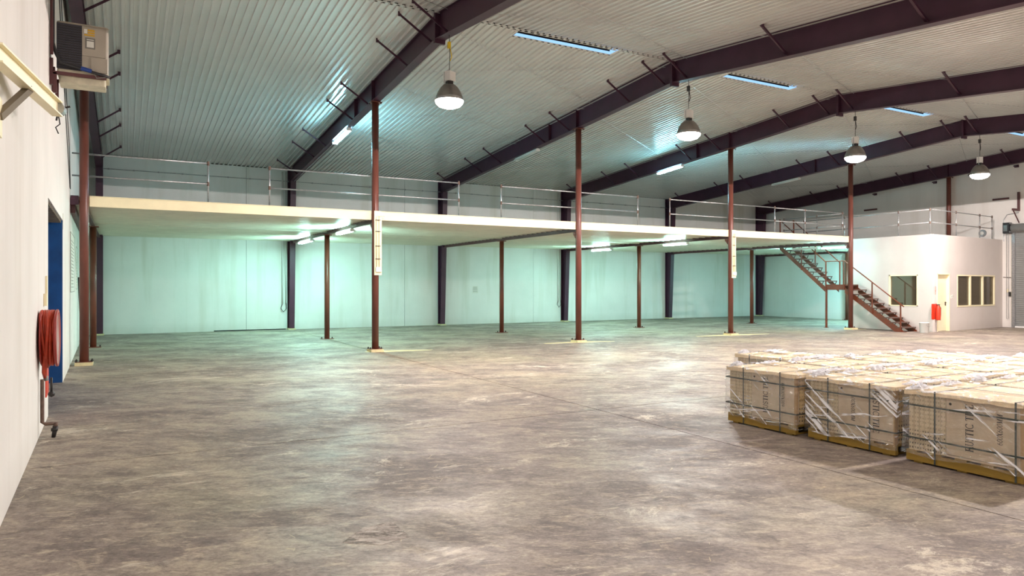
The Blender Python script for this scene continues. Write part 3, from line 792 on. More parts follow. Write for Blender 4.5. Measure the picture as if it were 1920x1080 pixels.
# ------------------------------------------------------------------ ROLLER DOOR AND FITTINGS ON THE END WALL
d2 = thing('door_2', (XG, 12.2, 0), None, None, None, 'structure'); d2['label'] = 'grey steel roller door in the end wall'
mbx = MB(); z = .06
while z < DOORZ - .05:
    mbx.yzprism([(DOORY0, z), (DOORY0, z + .004), (DOORY1, z + .004), (DOORY1, z)], XG + .02, XG + .05)
    mbx.hexa([(XG + .03, DOORY0, z), (XG + .05, DOORY0, z), (XG + .05, DOORY1, z), (XG + .03, DOORY1, z),
              (XG + .005, DOORY0, z + .045), (XG + .05, DOORY0, z + .045), (XG + .05, DOORY1, z + .045), (XG + .005, DOORY1, z + .045)])
    mbx.box(XG + .03, XG + .05, DOORY0, DOORY1, z + .045, z + .075)
    z += .075
mbx.build('curtain', M['shutter'], d2)
MB().box(XG - .05, XG + .06, DOORY1 - .02, DOORY1 + .10, 0, DOORZ + .1).box(XG - .05, XG + .06, DOORY0 - .10, DOORY0 + .02, 0, DOORZ + .1).build('guide', M['galv'], d2)
mbx = MB(); mbx.tube([(XG - .17, DOORY0, DOORZ + .16), (XG - .17, DOORY1 + .02, DOORZ + .16)], .16, 18); mbx.build('roller_drum', M['shutter'], d2, True)
MB().box(XG - .34, XG - .0, DOORY1 + .02, DOORY1 + .04, DOORZ - .02, DOORZ + .34).build('drum_bracket', M['galv'], d2)
MB().box(XG - .02, XG + .04, DOORY0, DOORY1, 0, .06).build('bottom_rail', M['white'], d2)
t = thing('door_motor', (XG, 14.72, 3.6), 'black chain-hoist motor beside the roller door head', 'motor')
MB().box(XG - .30, XG - .06, 14.62, 14.84, 3.70, 4.12).box(XG - .34, XG - .1, 14.56, 14.66, 3.78, 4.05).build('housing', M['black'], t)
MB().box(XG - .335, XG - .30, 14.66, 14.80, 3.78, 4.02).build('cover', M['alu'], t)
MB().tube([(XG - .1, 14.73, 3.7), (XG - .1, 14.73, .35), (XG - .1, 14.77, .33), (XG - .1, 14.80, .35), (XG - .1, 14.80, 3.7)], .009, 5).build('pull_chain', M['galv'], t)
t = thing('cable_conduit', (XG, 14.9, 1.0), 'thin galvanised conduits beside the roller door', 'conduit')
MB().tube([(XG - .02, 14.93, 3.4), (XG - .02, 14.93, 4.25), (XG - .02, 14.82, 4.45), (XG - .02, 14.4, 4.5)], .015, 6).build('upper_run', M['galv'], t)
MB().tube([(XG - .02, 14.66, .2), (XG - .02, 14.66, 3.6)], .012, 6).build('riser', M['cream'], t)
MB().tube([(XG - .02, 14.95, 1.98), (XG - .02, 14.62, 1.96)], .013, 6).build('cross_run', M['rustjoint'], t)
t = thing('door_control', (XG - .03, 14.72, 1.2), 'dark push-button control box beside the roller door', 'control box')
MB().box(XG - .07, XG - .001, 14.68, 14.76, 1.22, 1.40).build('case', M['dark'], t)
MB().box(XG - .04, XG - .001, 14.76, 14.82, 1.38, 1.5).build('socket', M['cream'], t)
t = thing('steel_bracket', (XG, 14.5, 4.6), 'oxide-red steel bracket above the roller door', 'bracket')
MB().box(XG - .5, XG - .002, 14.36, 14.42, 4.56, 4.64).box(XG - .1, XG - .002, 14.36, 14.42, 4.64, 5.3).build('arm', M['frame_back'], t)
MB().bar((XG - .45, 14.39, 4.56), (XG - .02, 14.39, 4.1), .03, .03).build('strut', M['frame_back'], t)
for k, (y0, y1, z) in enumerate(((20.3, 20.95, 5.2), (14.75, 15.35, 5.1))):
    tag(MB().box(XG - .03, XG - .001, y0, y1, z - .035, z + .035).build('wall_slot_plate', M['frame_back']),
        ['dark flat plate on the end wall left of its column', 'dark flat plate on the end wall above the roller door'][k], 'plate')
for k, (y, z) in enumerate(((20.39, 5.95), (17.64, 5.73), (16.16, 5.80), (14.48, 6.0))):
    zz = zc(y) - .62
    tag(MB().box(XG - .16, XG - .001, y - .05, y + .05, zz - .02, zz + .02).box(XG - .02, XG - .001, y - .08, y + .08, zz - .05, zz + .05).build('wall_cleat', M['frame']),
        'small dark cleat high on the end wall, %s from the stair side' % ordn[k], 'cleat', 'cleats under the roof on the end wall')
t = thing('wall_vent', (XG, 15.6, 3.8), 'small round grey fitting on the end wall above the office', 'vent')
MB().lathe([(.0, -.06), (.13, -.06), (.15, -.03), (.15, -.001), (0, -.001)], (XG, 15.72, 3.78), 16, axis='x').build('body', M['galv'], t)
MB().lathe([(.0, -.08), (.07, -.08), (.07, -.06), (0, -.06)], (XG, 15.72, 3.78), 12, axis='x').build('boss', M['paper'], t)

# ------------------------------------------------------------------ LAMPS
def area(name, loc, rot, size, sy, power, col, parent=None, shape='DISK'):
    l = bpy.data.lights.new(name, 'AREA'); l.shape = shape; l.size = size
    if sy: l.size_y = sy
    l.energy = power; l.color = col
    o = bpy.data.objects.new(name, l); COL.objects.link(o); o.location = loc; o.rotation_euler = rot
    if parent: o.parent = parent
    return o
def highbay(x, y, label, zt, power=1.0):
    """zt: underside of the beam it hangs from"""
    t = thing('high_bay_lamp', (x, y, 5.10), label, 'lamp', 'hanging high bay lamps')
    zb = 5.74
    MB().tube([(x, y, zt), (x + .01, y, (zt + zb) / 2), (x, y, zb + .03)], .007, 5).build('chain', M['dark'], t)
    MB().box(x - .03, x + .02, y - .03, y + .03, zt - .26, zt - .14).tube([(x + .02, y, zt - .26), (x + .05, y, zt - .42), (x + .015, y, zt - .5)], .01, 5).build('plug', M['yellow'] if x < 7 and y > 10 else M['dark'], t)
    a = .5
    MB().prism([(x + .09 * math.cos(a + q) * 1.35, y + .09 * math.sin(a + q) * 1.35) for q in (.8, 2.4, 3.9, 5.5)], 5.56, zb).build('gear_box', M['white'], t)
    MB().box(x - .055, x + .055, y - .055, y + .055, 5.49, 5.56).build('lamp_holder', M['dark'], t)
    MB().tube([(x - .12, y - .03, 5.72), (x - .12, y - .03, 5.50), (x - .05, y - .03, 5.48)], .009, 5).build('bracket', M['galv'], t)
    MB().lathe([(.078, 5.49), (.12, 5.485), (.175, 5.43), (.225, 5.35), (.258, 5.27), (.275, 5.185), (.265, 5.185), (.248, 5.27), (.215, 5.345), (.165, 5.42), (.07, 5.47)], (x, y, 0), 28).build('reflector', M['alu'], t, True)
    MB().lathe([(.0, 5.20), (.268, 5.195), (.275, 5.18), (.258, 5.135), (.21, 5.085), (.11, 5.05), (0.001, 5.04)], (x, y, 0), 28).build('lens', M['lens'], t, True)
    area('lamp_light', (0, 0, -.062), (0, 0, 0), .40, None, HIGHBAY_W * .72 * power, HIGHBAY_COL, t)
    pl = bpy.data.lights.new('lamp_glow', 'SPOT'); pl.spot_size = math.radians(180); pl.spot_blend = 0; pl.energy = HIGHBAY_W * 2.5 * power; pl.color = HIGHBAY_COL; pl.shadow_soft_size = .05
    po = bpy.data.objects.new('lamp_glow', pl); COL.objects.link(po); po.parent = t; po.location = (0, 0, -.075)
    return t
for x, lab in ((FX[1], 'largest hanging lamp, nearest, below the second roof frame'), (FX[2], 'second hanging lamp, below the third roof frame'),
               (FX[3], 'third hanging lamp, above the staircase column'), (FX[4], 'smallest hanging lamp, above the office')):
    highbay(x, 12.37, lab, rb(12.37) - .008)
for k, x in enumerate(FX[2:5]):
    highbay(x, 4.0, 'hanging lamp of the nearer row, out of frame, over the %s bay' % ordn[k + 2], rb(4.0) - .008, power=1.2 if k == 0 else .8)

highbay(2.4, 1.4, 'added fill lamp hung above the viewpoint, out of frame', zc(1.4) - .04, power=.25)  # unseen lamp, added to lift the dim foreground floor

def tube_lamp(p, q, label, lit=True, mat=None):
    """Twin batten between p and q, just under its beam."""
    p = Vector(p); q = Vector(q); c = (p + q) / 2
    t = thing('tube_lamp', c, label, 'lamp', 'fluorescent tube lamps')
    MB().bar(p, q, .09, .045).build('batten', M['white'], t)
    d = (q - p).normalized(); r = d.cross(Vector((0, 0, 1))).normalized()
    for s in (-.045, .045):
        a = p + r * s - Vector((0, 0, .045)) + d * .05; b = q + r * s - Vector((0, 0, .045)) - d * .05
        MB().tube([a, b], .017, 8).build('tube', (M[mat] if mat else M['tube_under'] if c.z < 3.5 else M['tube']) if lit else M['white'], t, True)
    for e in (p + d * .02, q - d * .02):
        MB().bar(e - r * .075 - Vector((0, 0, .035)), e + r * .075 - Vector((0, 0, .035)), .03, .06).build('end_cap', M['white'], t)
    return t
def raft(x, y0, y1, dx=0): return ((x + dx, y0, rb(y0) - .045), (x + dx, y1, rb(y1) - .045))
tube_lamp(*raft(FX[1], 19.2, 20.75), 'lit tube lamp under the nearest full roof frame')
tube_lamp(*raft(FX[3], 19.2, 20.55), 'lit tube lamp under the fourth roof frame', )
tube_lamp(*raft(FX[2], 19.2, 20.65), 'unlit tube lamp under the third roof frame', False)
tube_lamp(*raft(FX[4], 19.2, 20.55), 'unlit tube lamp under the fifth roof frame, above the rail gap', False)
zz = 3.185
tube_lamp((FX[1], 23.65, zz), (FX[1], 25.45, zz), 'lit tube lamp under the mezzanine left of the first rusty post, near the wall')
tube_lamp((FX[1], 18.9, zz), (FX[1], 20.4, zz), 'lit tube lamp under the mezzanine between rusty post and cable-panel column')
tube_lamp((FX[3], 23.45, zz), (FX[3], 24.8, zz), 'lit tube lamp under the mezzanine just right of the third tall column')
tube_lamp((FX[3], 18.95, zz), (FX[3], 20.2, zz), 'lit tube lamp under the mezzanine left of the fourth tall column')
tube_lamp((FX[4] - .02, 17.05, 3.13), (FX[4] - .02, 18.15, 3.13), 'lit tube lamp beside the staircase column under the deck', mat='tube_weak')
tube_lamp((28.4, 18.4, 3.28), (28.4, 19.8, 3.28), 'added fill tube lamp under the deck, hidden behind the office', mat='tube_fill')  # unseen tube added to throw teal light into the end bay
tube_lamp((FX[4] - .02, 18.4, 3.15), (FX[4] - .02, 19.5, 3.15), 'unlit-looking tube lamp above the upper stair flight', False)
# conduit running beside tube lamps under rafters
for i in (1, 2, 3, 4):
    tag(MB().tube([(FX[i] + .02, 20.8, rb(20.8) - .03), (FX[i] + .02, 26.5, rb(26.5) - .03)], .012, 6).build('beam_conduit', M['galv']),
        'thin conduit under the %s roof frame towards the back wall' % ordn[i], 'conduit', 'conduits under the roof frames')

# ------------------------------------------------------------------ CABLE PANELS ON COLUMNS
def cable_panel(X, label):
    t = thing('cable_tray', (X, YF - .11, 1.9), label, 'cable panel')
    x0, x1 = X - .06, X + .17; y = YF - .10
    MB().box(x0, x1 - .04, y - .012, y, 1.90, 3.49).build('backboard', M['cream'], t)
    for dx in (.055, .125):
        MB().tube([(x0 + dx, y - .03, 2.08), (x0 + dx, y - .03, 3.30), (x0 + dx + .02, y - .03, 3.36), (x1 + .03, y - .02, 3.37)], .013, 8).build('conduit', M['cream'], t, True)
    for z in (2.3, 2.62, 2.98, 3.26):
        MB().box(x0 + .03, x1 - .08, y - .046, y - .012, z - .008, z + .008).build('clip', M['dark'], t)
    MB().box(x0 + .03, x1 - .06, y - .06, y - .012, 1.98, 2.1).build('switch_box', M['white'], t)
cable_panel(FX[1], 'cream cable panel with two conduits on the second tall column')
cable_panel(FX[3], 'cream cable panel with two conduits on the fourth tall column')

# ------------------------------------------------------------------ BACK WALL DETAILS
t = thing('wall_conduit', (11, YB - .03, 5.56), 'thin horizontal conduit with clips high along the back wall', 'conduit')
MB().tube([(-.9, YB - .03, 5.56), (24.0, YB - .03, 5.56)], .012, 6).build('run', M['galv'], t)
mbx = MB(); x = -.5
while x < 24: mbx.box(x, x + .05, YB - .05, YB - .001, 5.54, 5.58); x += .75
tag(mbx.build('clip', M['galv'], t), kind='stuff')
for k, (x, lab) in enumerate(((5.17, 'pale downpipe beside the second wall column, ending in a cable loop'), (17.40, 'pale downpipe beside the fourth wall column'))):
    t = thing('wall_conduit', (x, YB - .03, .85), lab, 'conduit')
    MB().tube([(x, YB - .04, .95), (x, YB - .04, 5.9)], .028, 8).tube([(x + .12, YB - .04, .95), (x + .12, YB - .04, 5.9)], .02, 8).build('pipe', M['wall_back'], t, True)
    MB().tube([(x, YB - .05, .97), (x - .06, YB - .05, .8), (x + .03, YB - .05, .66), (x + .14, YB - .05, .78), (x + .13, YB - .05, 1.0)], .012, 6).build('cable_loop', M['dark'], t)
t = thing('wall_notice', (13.2, YB - .004, 1.34), 'small pale notice alone on the back wall in the third bay', 'notice')
MB().box(13.07, 13.33, YB - .004, YB - .001, 1.32, 1.62).build('sheet', M['paper'], t)
mbx = MB()
for z in (1.57, 1.52, 1.47, 1.40): mbx.box(13.09, 13.29, YB - .0055, YB - .004, z, z + .012)
mbx.build('print', M['label_g'], t)

# ------------------------------------------------------------------ LEFT WALL THINGS
def L(y, o, z): return (xw(y) + o, y, z)
def lbox(mbx, y0, y1, o0, o1, z0, z1, mi=0):
    return mbx.hexa([L(y0, o0, z0), L(y0, o1, z0), L(y1, o1, z0), L(y1, o0, z0), L(y0, o0, z1), L(y0, o1, z1), L(y1, o1, z1), L(y1, o0, z1)], mi)
# blue doorway: painted jambs and corrugated roller curtain set deep in the opening
d3 = thing('door_3', (xw(12.3) - TH, 12.3, 0), None, None, None, 'structure'); d3['label'] = 'deep blue doorway in the left wall'
mbx = MB(); mbx.box(xw(OP1) - TH - .25, xw(OP1) - .004, OP1 - .03, OP1 - .004, 0, OPZ)
mbx.build('jamb', M['blue'], d3)
mbx = MB(); mbx.box(xw(OP0) - TH, xw(OP0) - .02, OP0 + .004, OP0 + .03, 0, OPZ); mbx.build('jamb', M['blue'], d3)
mbx = MB(); y = OP0
while y < OP1 - .05:
    mbx.box(xw(12.3) - TH + .0, xw(12.3) - TH + .03, y, y + .1, 0, OPZ + .1); mbx.box(xw(12.3) - TH - .03, xw(12.3) - TH, y + .1, y + .17, 0, OPZ + .1); y += .17
mbx.build('corrugated_leaf', M['blue'], d3)
mbx = MB()
for k in range(14):
    y = OP0 + .1 + k * .25
    lbox(mbx, y, y + .12, -TH + .05, -.02, OPZ - .05, OPZ - .005)
mbx.build('lintel_shade_tooth', M['room'], d3)  # row of teeth shaped to stand for the stepped shadow under the lintel
# concrete lip scar at the far jamb corner
mbx = MB(); lbox(mbx, OP1 + .0, OP1 + .05, .0, .004, OPZ - .15, OPZ + .12); structure(mbx.build('trim_3', M['slab']))

# fire hose reel
hr = thing('fire_hose_reel', (-.74, 9.0, 1.03), 'red fire hose reel with draped hose on the left wall', 'hose reel')
cy, cz = 9.02, 1.07; xo = -.655
MB().lathe([(0, 0), (.29, 0), (.305, .006), (.31, .02), (.305, .03), (.29, .022), (0, .02)], (xo, cy, cz), 40, axis='x').build('front_disc', M['reel'], hr, True)
MB().lathe([(0, 0), (.29, 0), (.30, .008), (.29, .014), (0, .012)], (-.80 + .02, cy, cz), 40, axis='x').build('rear_disc', M['reel'], hr, True)
MB().lathe([(0, -.02), (.11, -.02), (.11, .16), (0, .16)], (-.80, cy, cz), 20, axis='x').build('hub', M['reel'], hr, True)
MB().box(-.815, -.79, cy - .05, cy + .05, cz - .08, cz + .08).build('wall_bracket', M['dark'], hr)
rng = random.Random(3)
for k in range(9):
    x = -.765 + .0125 * k; pts = []
    ry = .20 + rng.uniform(-.02, .05); sag = rng.uniform(.02, .12); tw = rng.uniform(-.03, .03)
    for q in range(33):
        a = 2 * math.pi * q / 32
        yy = cy + ry * math.sin(a); z = cz + .05 + (.24 + (0 if math.cos(a) > 0 else sag)) * math.cos(a)
        pts.append((x + tw * math.cos(a) + .008 * math.sin(2 * a + k), yy, z))
    MB().tube(pts, .0165, 8, caps=False).build('hose_turn', M['hose'], hr, True)
MB().tube([(-.72, cy - .16, cz - .05), (-.735, cy - .12, cz - .22), (-.745, cy - .03, cz - .38), (-.75, cy + .02, cz - .42)], .0165, 8).tube([(-.69, cy - .1, cz + .1), (-.74, cy - .17, cz - .12), (-.755, cy - .08, cz - .36), (-.75, cy + .0, cz - .42)], .0165, 8).build('hose_tail', M['hose'], hr, True)
MB().tube([(-.745, cy + .02, cz - .41), (-.74, cy + .02, cz - .46)], .024, 10).build('coupling', M['alu'], hr)
MB().tube([(-.70, cy + .12, cz - .44), (-.70, cy + .12, cz - .60)], .012, 8).lathe([(0, -.035), (.028, -.02), (.035, 0), (.028, .02), (0, .035)], (-.70, cy + .12, cz - .62), 12).build('nozzle', M['dark'], hr, True)
xp = xw(9.0) + .035
MB().tube([(xp, 9.0, cz - .44), (xp, 9.0, .17), (xp + .03, 9.0, .15), (xp + .12, 9.0, .15)], .019, 10).tube([(xp + .12, 9.0, .16), (xp + .12, 9.0, .11)], .022, 10).build('feed_pipe', M['rustjoint'], hr, True)
MB().tube([(xp + .12, 9.0, .12), (xp + .10, 9.0, .0)], [.028, .02], 10).box(xp + .08, xp + .14, 8.97, 9.03, .07, .10).build('stop_valve', M['dark'], hr, True)
t = thing('wall_sign', (xw(10.2), 10.2, .3), 'narrow orange-red sign low on the wall beside the blue doorway', 'sign')
mbx = MB(); lbox(mbx, 10.0, 10.40, .002, .012, .30, .62); mbx.build('board', M['red'], t)
t = thing('light_switch', (xw(10.1), 10.1, 1.42), 'pale switch boxes on the wall above the hose reel', 'switch')
mbx = MB(); lbox(mbx, 9.70, 9.84, .001, .035, 1.40, 1.54); lbox(mbx, 10.0, 10.1, .001, .02, 1.5, 1.75); mbx.build('box', M['cream'], t)

# notices on the far part of left wall
for k, (y0, y1, z0, z1, lab) in enumerate(((17.0, 19.1, 1.5, 2.75, 'large framed notice sheet on the left wall behind the column'), (20.2, 21.2, 1.55, 2.6, 'second notice sheet further along the left wall'))):
    t = thing('wall_notice', (xw(y0), y0, z0), lab, 'notice')
    mbx = MB(); lbox(mbx, y0, y1, .001, .012, z0, z1); mbx.build('sheet', M['paper'], t)
    mbx = MB(); lbox(mbx, y0, y1, .012, .014, z1 - .012, z1); lbox(mbx, y0, y1, .012, .014, z0, z0 + .012); lbox(mbx, y1 - .012, y1, .012, .014, z0, z1)
    z = z0 + .1
    while z < z1 - .12:
        lbox(mbx, y0 + .25, y1 - .3 - rng.random() * .4, .012, .0130, z, z + .014); z += .07
    mbx.build('print', M['label_g'], t)
for k in range(2):
    y = 21.35 + k * .28
    tag(MB().tube([L(y, .10, 0.0), L(y, .03, 1.86)], .022, 6).build('steel_rod', M['dark']), ['dark steel bar leaning on the left wall, nearer of two', 'dark steel bar leaning on the left wall, farther of two'][k], 'bar', 'bars leaning on the left wall')

# air conditioner on brackets
ac = thing('air_conditioner', (-.5, 10.95, 4.4), 'grey-beige air conditioner outdoor unit on brackets high on the left wall', 'air conditioner')
ax0, ax1 = -.765, -.19; ay = 10.78; zb0, zt0 = 4.44, 5.05
def rr(x0, x1, y0, y1, r, n=5):
    pts = []
    for cx, cy_, a0 in ((x1 - r, y0 + r, -90), (x1 - r, y1 - r, 0), (x0 + r, y1 - r, 90), (x0 + r, y0 + r, 180)):
        for q in range(n + 1):
            a = math.radians(a0 + 90 * q / n); pts.append((cx + r * math.cos(a), cy_ + r * math.sin(a)))
    return pts
MB().prism(rr(ax0, ax1, ay, ay + .36, .05), zb0, zt0).build('casing', M['ac'], ac)
MB().prism(rr(ax0 - .006, ax1 + .006, ay - .006, ay + .366, .055), zt0, zt0 + .015).build('top_cover', M['ac'], ac)
mbx = MB().box(ax0 - .004, ax0 + .275, ay - .01, ay - .001, zb0 + .01, zt0 - .01)
mbx.build('coil_guard', M['acgrill'], ac)
mbx = MB(); z = zb0 + .025
while z < zt0 - .03:
    pts = [(ax0 + .01 + q * .0155, ay - .014, z + (.006 if q % 2 else -.006)) for q in range(18)]
    for p_, q_ in zip(pts[:-1], pts[1:]): mbx.bar(p_, q_, .005, .010)
    z += .030
tag(mbx.build('guard_wire', M['dark'], ac), kind='stuff')
MB().box(ax0 + .278, ax1 - .03, ay - .012, ay - .001, zb0 + .215, zt0 - .015).build('service_panel', M['ac'], ac)
MB().box(ax0 + .38, ax1 - .012, ay - .022, ay - .001, zb0 + .01, zb0 + .20).build('valve_cover', M['ac'], ac)
mbx = MB().box(ax0 + .30, ax0 + .335, ay - .014, ay - .012, zt0 - .10, zt0 - .045); mbx.build('sticker', M['paper'], ac)
mbx = MB().box(ax0 + .34, ax0 + .42, ay - .014, ay - .012, zt0 - .068, zt0 - .045).box(ax0 + .34, ax0 + .42, ay - .014, ay - .012, zt0 - .10, zt0 - .078).box(ax0 + .30, ax0 + .42, ay - .014, ay - .012, zt0 - .13, zt0 - .112)
mbx.build('sticker', M['label_y'], ac)
s_ = MB().box(ax0 + .31, ax0 + .425, ay - .014, ay - .012, zt0 - .30, zt0 - .155).build('rating_plate', M['label_g'], ac)
MB().box(ax0 + .33, ax0 + .41, ay - .016, ay - .014, zt0 - .28, zt0 - .20).box(ax0 + .33, ax0 + .41, ay - .016, ay - .014, zt0 - .185, zt0 - .175).build('print', M['paper'], s_)
# slab and brackets under
MB().prism(rr(ax0 + .02, ax1 - .03, ay + .01, ay + .34, .03), 4.28, 4.385).build('base_slab', M['slab'], ac)
MB().prism(rr(ax0 + .0, ax1 + .01, ay - .01, ay + .36, .03), 4.385, 4.44).build('base_slab', M['slab'], ac)
for y in (ay - .03, ay + .40):
    MB().box(xw(y) + .03, -.21, y - .02, y + .02, 4.36, 4.40).build('bracket_arm', M['frame_back'], ac)
    MB().box(xw(y) + .002, xw(y) + .04, y - .025, y + .025, 4.22, 4.56).build('bracket_leg', M['frame_back'], ac)
    MB().box(xw(y) + .04, xw(y) + .08, y - .02, y + .02, 4.12, 4.38).build('bracket_drop', M['frame_back'], ac)
MB().tube([L(10.7, .04, 6.7), L(10.7, .04, 4.75), L(10.7, .07, 4.62), (-.72, 10.68, 4.50), (-.5, 10.70, 4.46), (-.3, 10.72, 4.42), (-.17, 10.74, 4.40)], .020, 8).build('black_pipe', M['black'], ac, True)
MB().tube([L(10.64, .03, 6.7), L(10.64, .03, 4.58)], .018, 8).build('brown_pipe', M['frame_back'], ac, True)
MB().tube([(-.5, 10.69, 4.463), (-.38, 10.71, 4.445)], .028, 8).build('tape_wrap', paint('blue_tape', s2l(30, 60, 130), .4), ac)
MB().tube([(-.36, 10.72, 4.44), (-.32, 10.70, 4.36), (-.25, 10.72, 4.38), (-.20, 10.74, 4.40)], .008, 6).build('cable', M['label_g'], ac)
for k, y in enumerate((13.6, 15.6)):
    tag(MB().tube([L(11.6 + k * .9, .012, 6.8 - 0.1 * k), L(15.3 + k * .9, .012, 4.4), L(16.6 + k * .2, .012, 3.6)], .008, 5).build('hanging_cable', M['black']),
        ['thin black cable down the left wall, nearer one', 'thin black cable down the left wall, farther one'][k], 'cable', 'thin cables down the left wall')

# wall jib
jb = thing('jib_arm', (-.72, 6.0, 3.3), 'cream steel jib arm reaching along the left wall, top left corner', 'crane arm')
JZ = 3.13
def ray_at_z(px_, py_, z):
    u = (px_ - 960) / 1314.6; v = -(py_ - 536.3) / 1314.6; c, s = math.cos(YAW), math.sin(YAW)
    tt = (z - EYE) / v
    return Vector(((c * u + s) * tt, (-s * u + c) * tt, z))
E_ = ray_at_z(108, 192, JZ); S_ = ray_at_z(0, 88, JZ)
dj = (S_ - E_).normalized(); S2 = E_ + dj * 2.6
k_ = (E_ - dj * .0)
# arm stops at wall face
while S2.x < xw(S2.y) + .03: S2 -= dj * .05
MB().bar(E_, S2, .075, .012).bar(E_ + Vector((0, 0, -.11)), S2 + Vector((0, 0, -.11)), .075, .012).bar(E_ + Vector((0, 0, -.055)), S2 + Vector((0, 0, -.055)), .012, .11).build('beam', M['cream'], jb)
cen = E_ - Vector((0, 0, .05))
MB().tube([cen + dj * .02, cen - dj * .07], .052, 14).build('end_collar', M['galv'], jb)
mbx = MB()
for a in (20, 140, 260):
    v_ = Vector((math.cos(math.radians(a)) * .9, 0, math.sin(math.radians(a))))
    mbx.tube([cen - dj * .03 + v_ * .045, cen - dj * .03 + v_ * .095], .008, 6)
mbx.build('collar_bolt', M['dark'], jb)
MB().tube([cen - dj * .03 - Vector((0, 0, .05)), cen - dj * .03 + Vector((.01, 0, -.12)), cen - dj * .03 + Vector((-.02, 0, -.15)), cen - dj * .03 + Vector((0, 0, -.2))], .005, 5).build('tie_wire', M['dark'], jb)
q_ = E_ + dj * ((E_ - ray_at_z(50, 140, JZ)).length) - Vector((0, 0, .1))
MB().bar(q_, L(5.55, .02, 2.72), .045, .045).build('brace', M['room'], jb)
MB().hexa([L(5.45, .002, 2.6), L(5.45, .03, 2.6), L(5.65, .03, 2.6), L(5.65, .002, 2.6), L(5.45, .002, 2.85), L(5.45, .03, 2.85), L(5.65, .03, 2.85), L(5.65, .002, 2.85)]).build('wall_plate', M['cream'], jb)

# ------------------------------------------------------------------ TILE PALLETS
# hand-drawn serif letters, unit height 1; each glyph: (advance, [strokes]); stroke = (points, width)
def arc(cx, cy, rx, ry, a0, a1, n=10): return [(cx + rx * math.cos(math.radians(a0 + (a1 - a0) * i / n)), cy + ry * math.sin(math.radians(a0 + (a1 - a0) * i / n))) for i in range(n + 1)]
TK, TN = .20, .08
def serif(x, y, w=.28): return ([(x - w / 2, y), (x + w / 2, y)], TN)
GL = {
 'R': (.82, [([(.16, 0), (.16, 1)], TK), serif(.16, .03), serif(.12, .97, .24), ([(.16, .97), (.42, .97)] + arc(.42, .75, .2, .22, 90, -90) + [(.16, .53)], .09), ([(.38, .53), (.72, .02)], TK), serif(.74, .03, .16)]),
 'U': (.82, [([(.16, .97), (.16, .35)] + arc(.40, .32, .24, .30, 180, 360) + [(.64, .97)], .10), serif(.16, .97), serif(.64, .97, .24)]),
 'S': (.62, [(arc(.31, .74, .21, .24, 20, 250, 10) + arc(.31, .27, .22, .25, 70, -160, 10), .11), ([(.50, .98), (.50, .78)], TN), ([(.10, .02), (.10, .24)], TN)]),
 'T': (.76, [([(.38, 0), (.38, 1)], TK), ([(.04, .96), (.72, .96)], .08), serif(.38, .03), ([(.06, .97), (.06, .76)], TN), ([(.70, .97), (.70, .76)], TN)]),
 'I': (.42, [([(.2, 0), (.2, 1)], TK), serif(.2, .03), serif(.2, .97)]),
 'C': (.78, [(arc(.42, .5, .34, .46, 50, 310, 16), .11), ([(.68, .98), (.68, .72)], TN), ([(.68, .02), (.68, .22)], TN)]),
 'L': (.68, [([(.18, 0), (.18, 1)], TK), serif(.18, .97), ([(.04, .04), (.60, .04)], .08), ([(.60, 0), (.60, .26)], TN)]),
 'E': (.70, [([(.18, 0), (.18, 1)], TK), ([(.04, .04), (.60, .04)], .08), ([(.04, .96), (.58, .96)], .08), ([(.18, .52), (.46, .52)], .07), ([(.60, 0), (.60, .24)], TN), ([(.58, .98), (.58, .78)], TN)]),
 '6': (.62, [(arc(.3, .30, .2, .27, 0, 360, 14), .11), (arc(.52, .42, .42, .55, 120, 180, 6), .11)]),
 '0': (.62, [(arc(.3, .5, .21, .46, 0, 360, 18), .11)]),
 'X': (.80, [([(.10, .97), (.66, .03)], TK), ([(.64, .97), (.12, .03)], .07), serif(.12, .97, .24), serif(.64, .97, .22), serif(.12, .03, .22), serif(.66, .03, .24)]),
 'M': (1.0, [([(.16, 0), (.16, .97)], .07), ([(.16, .97), (.46, .05)], TK), ([(.46, .05), (.78, .97)], .07), ([(.80, 0), (.80, .97)], TK), serif(.16, .03, .22), serif(.80, .03), serif(.12, .97, .2), serif(.84, .97, .2)]),
 ' ': (.40, []),
}
def text_mesh(mb, s, origin, u, v, h, length=None, slant=0.0):
    adv = sum(GL[c][0] for c in s); kx = (length / adv) if length else h
    o = Vector(origin); u = Vector(u); v = Vector(v); x = 0
    for c in s:
        a, strokes = GL[c]
        for pts, w in strokes:
            P = [Vector((p[0] + slant * p[1], p[1])) for p in pts]; n = len(P); Lh = []; Rh = []
            for i in range(n):
                d = (P[min(i + 1, n - 1)] - P[max(i - 1, 0)]); d = d.normalized() if d.length > 1e-6 else Vector((1, 0))
                nn = Vector((-d.y, d.x)) * w / 2
                Lh.append(P[i] + nn); Rh.append(P[i] - nn)
            vs = [tuple(o + u * ((x + q.x) * kx) + v * (q.y * h)) for q in Lh + Rh]
            mb.add(vs, [(i, i + 1, n + i + 1, n + i) for i in range(n - 1)])
        x += a
    return mb

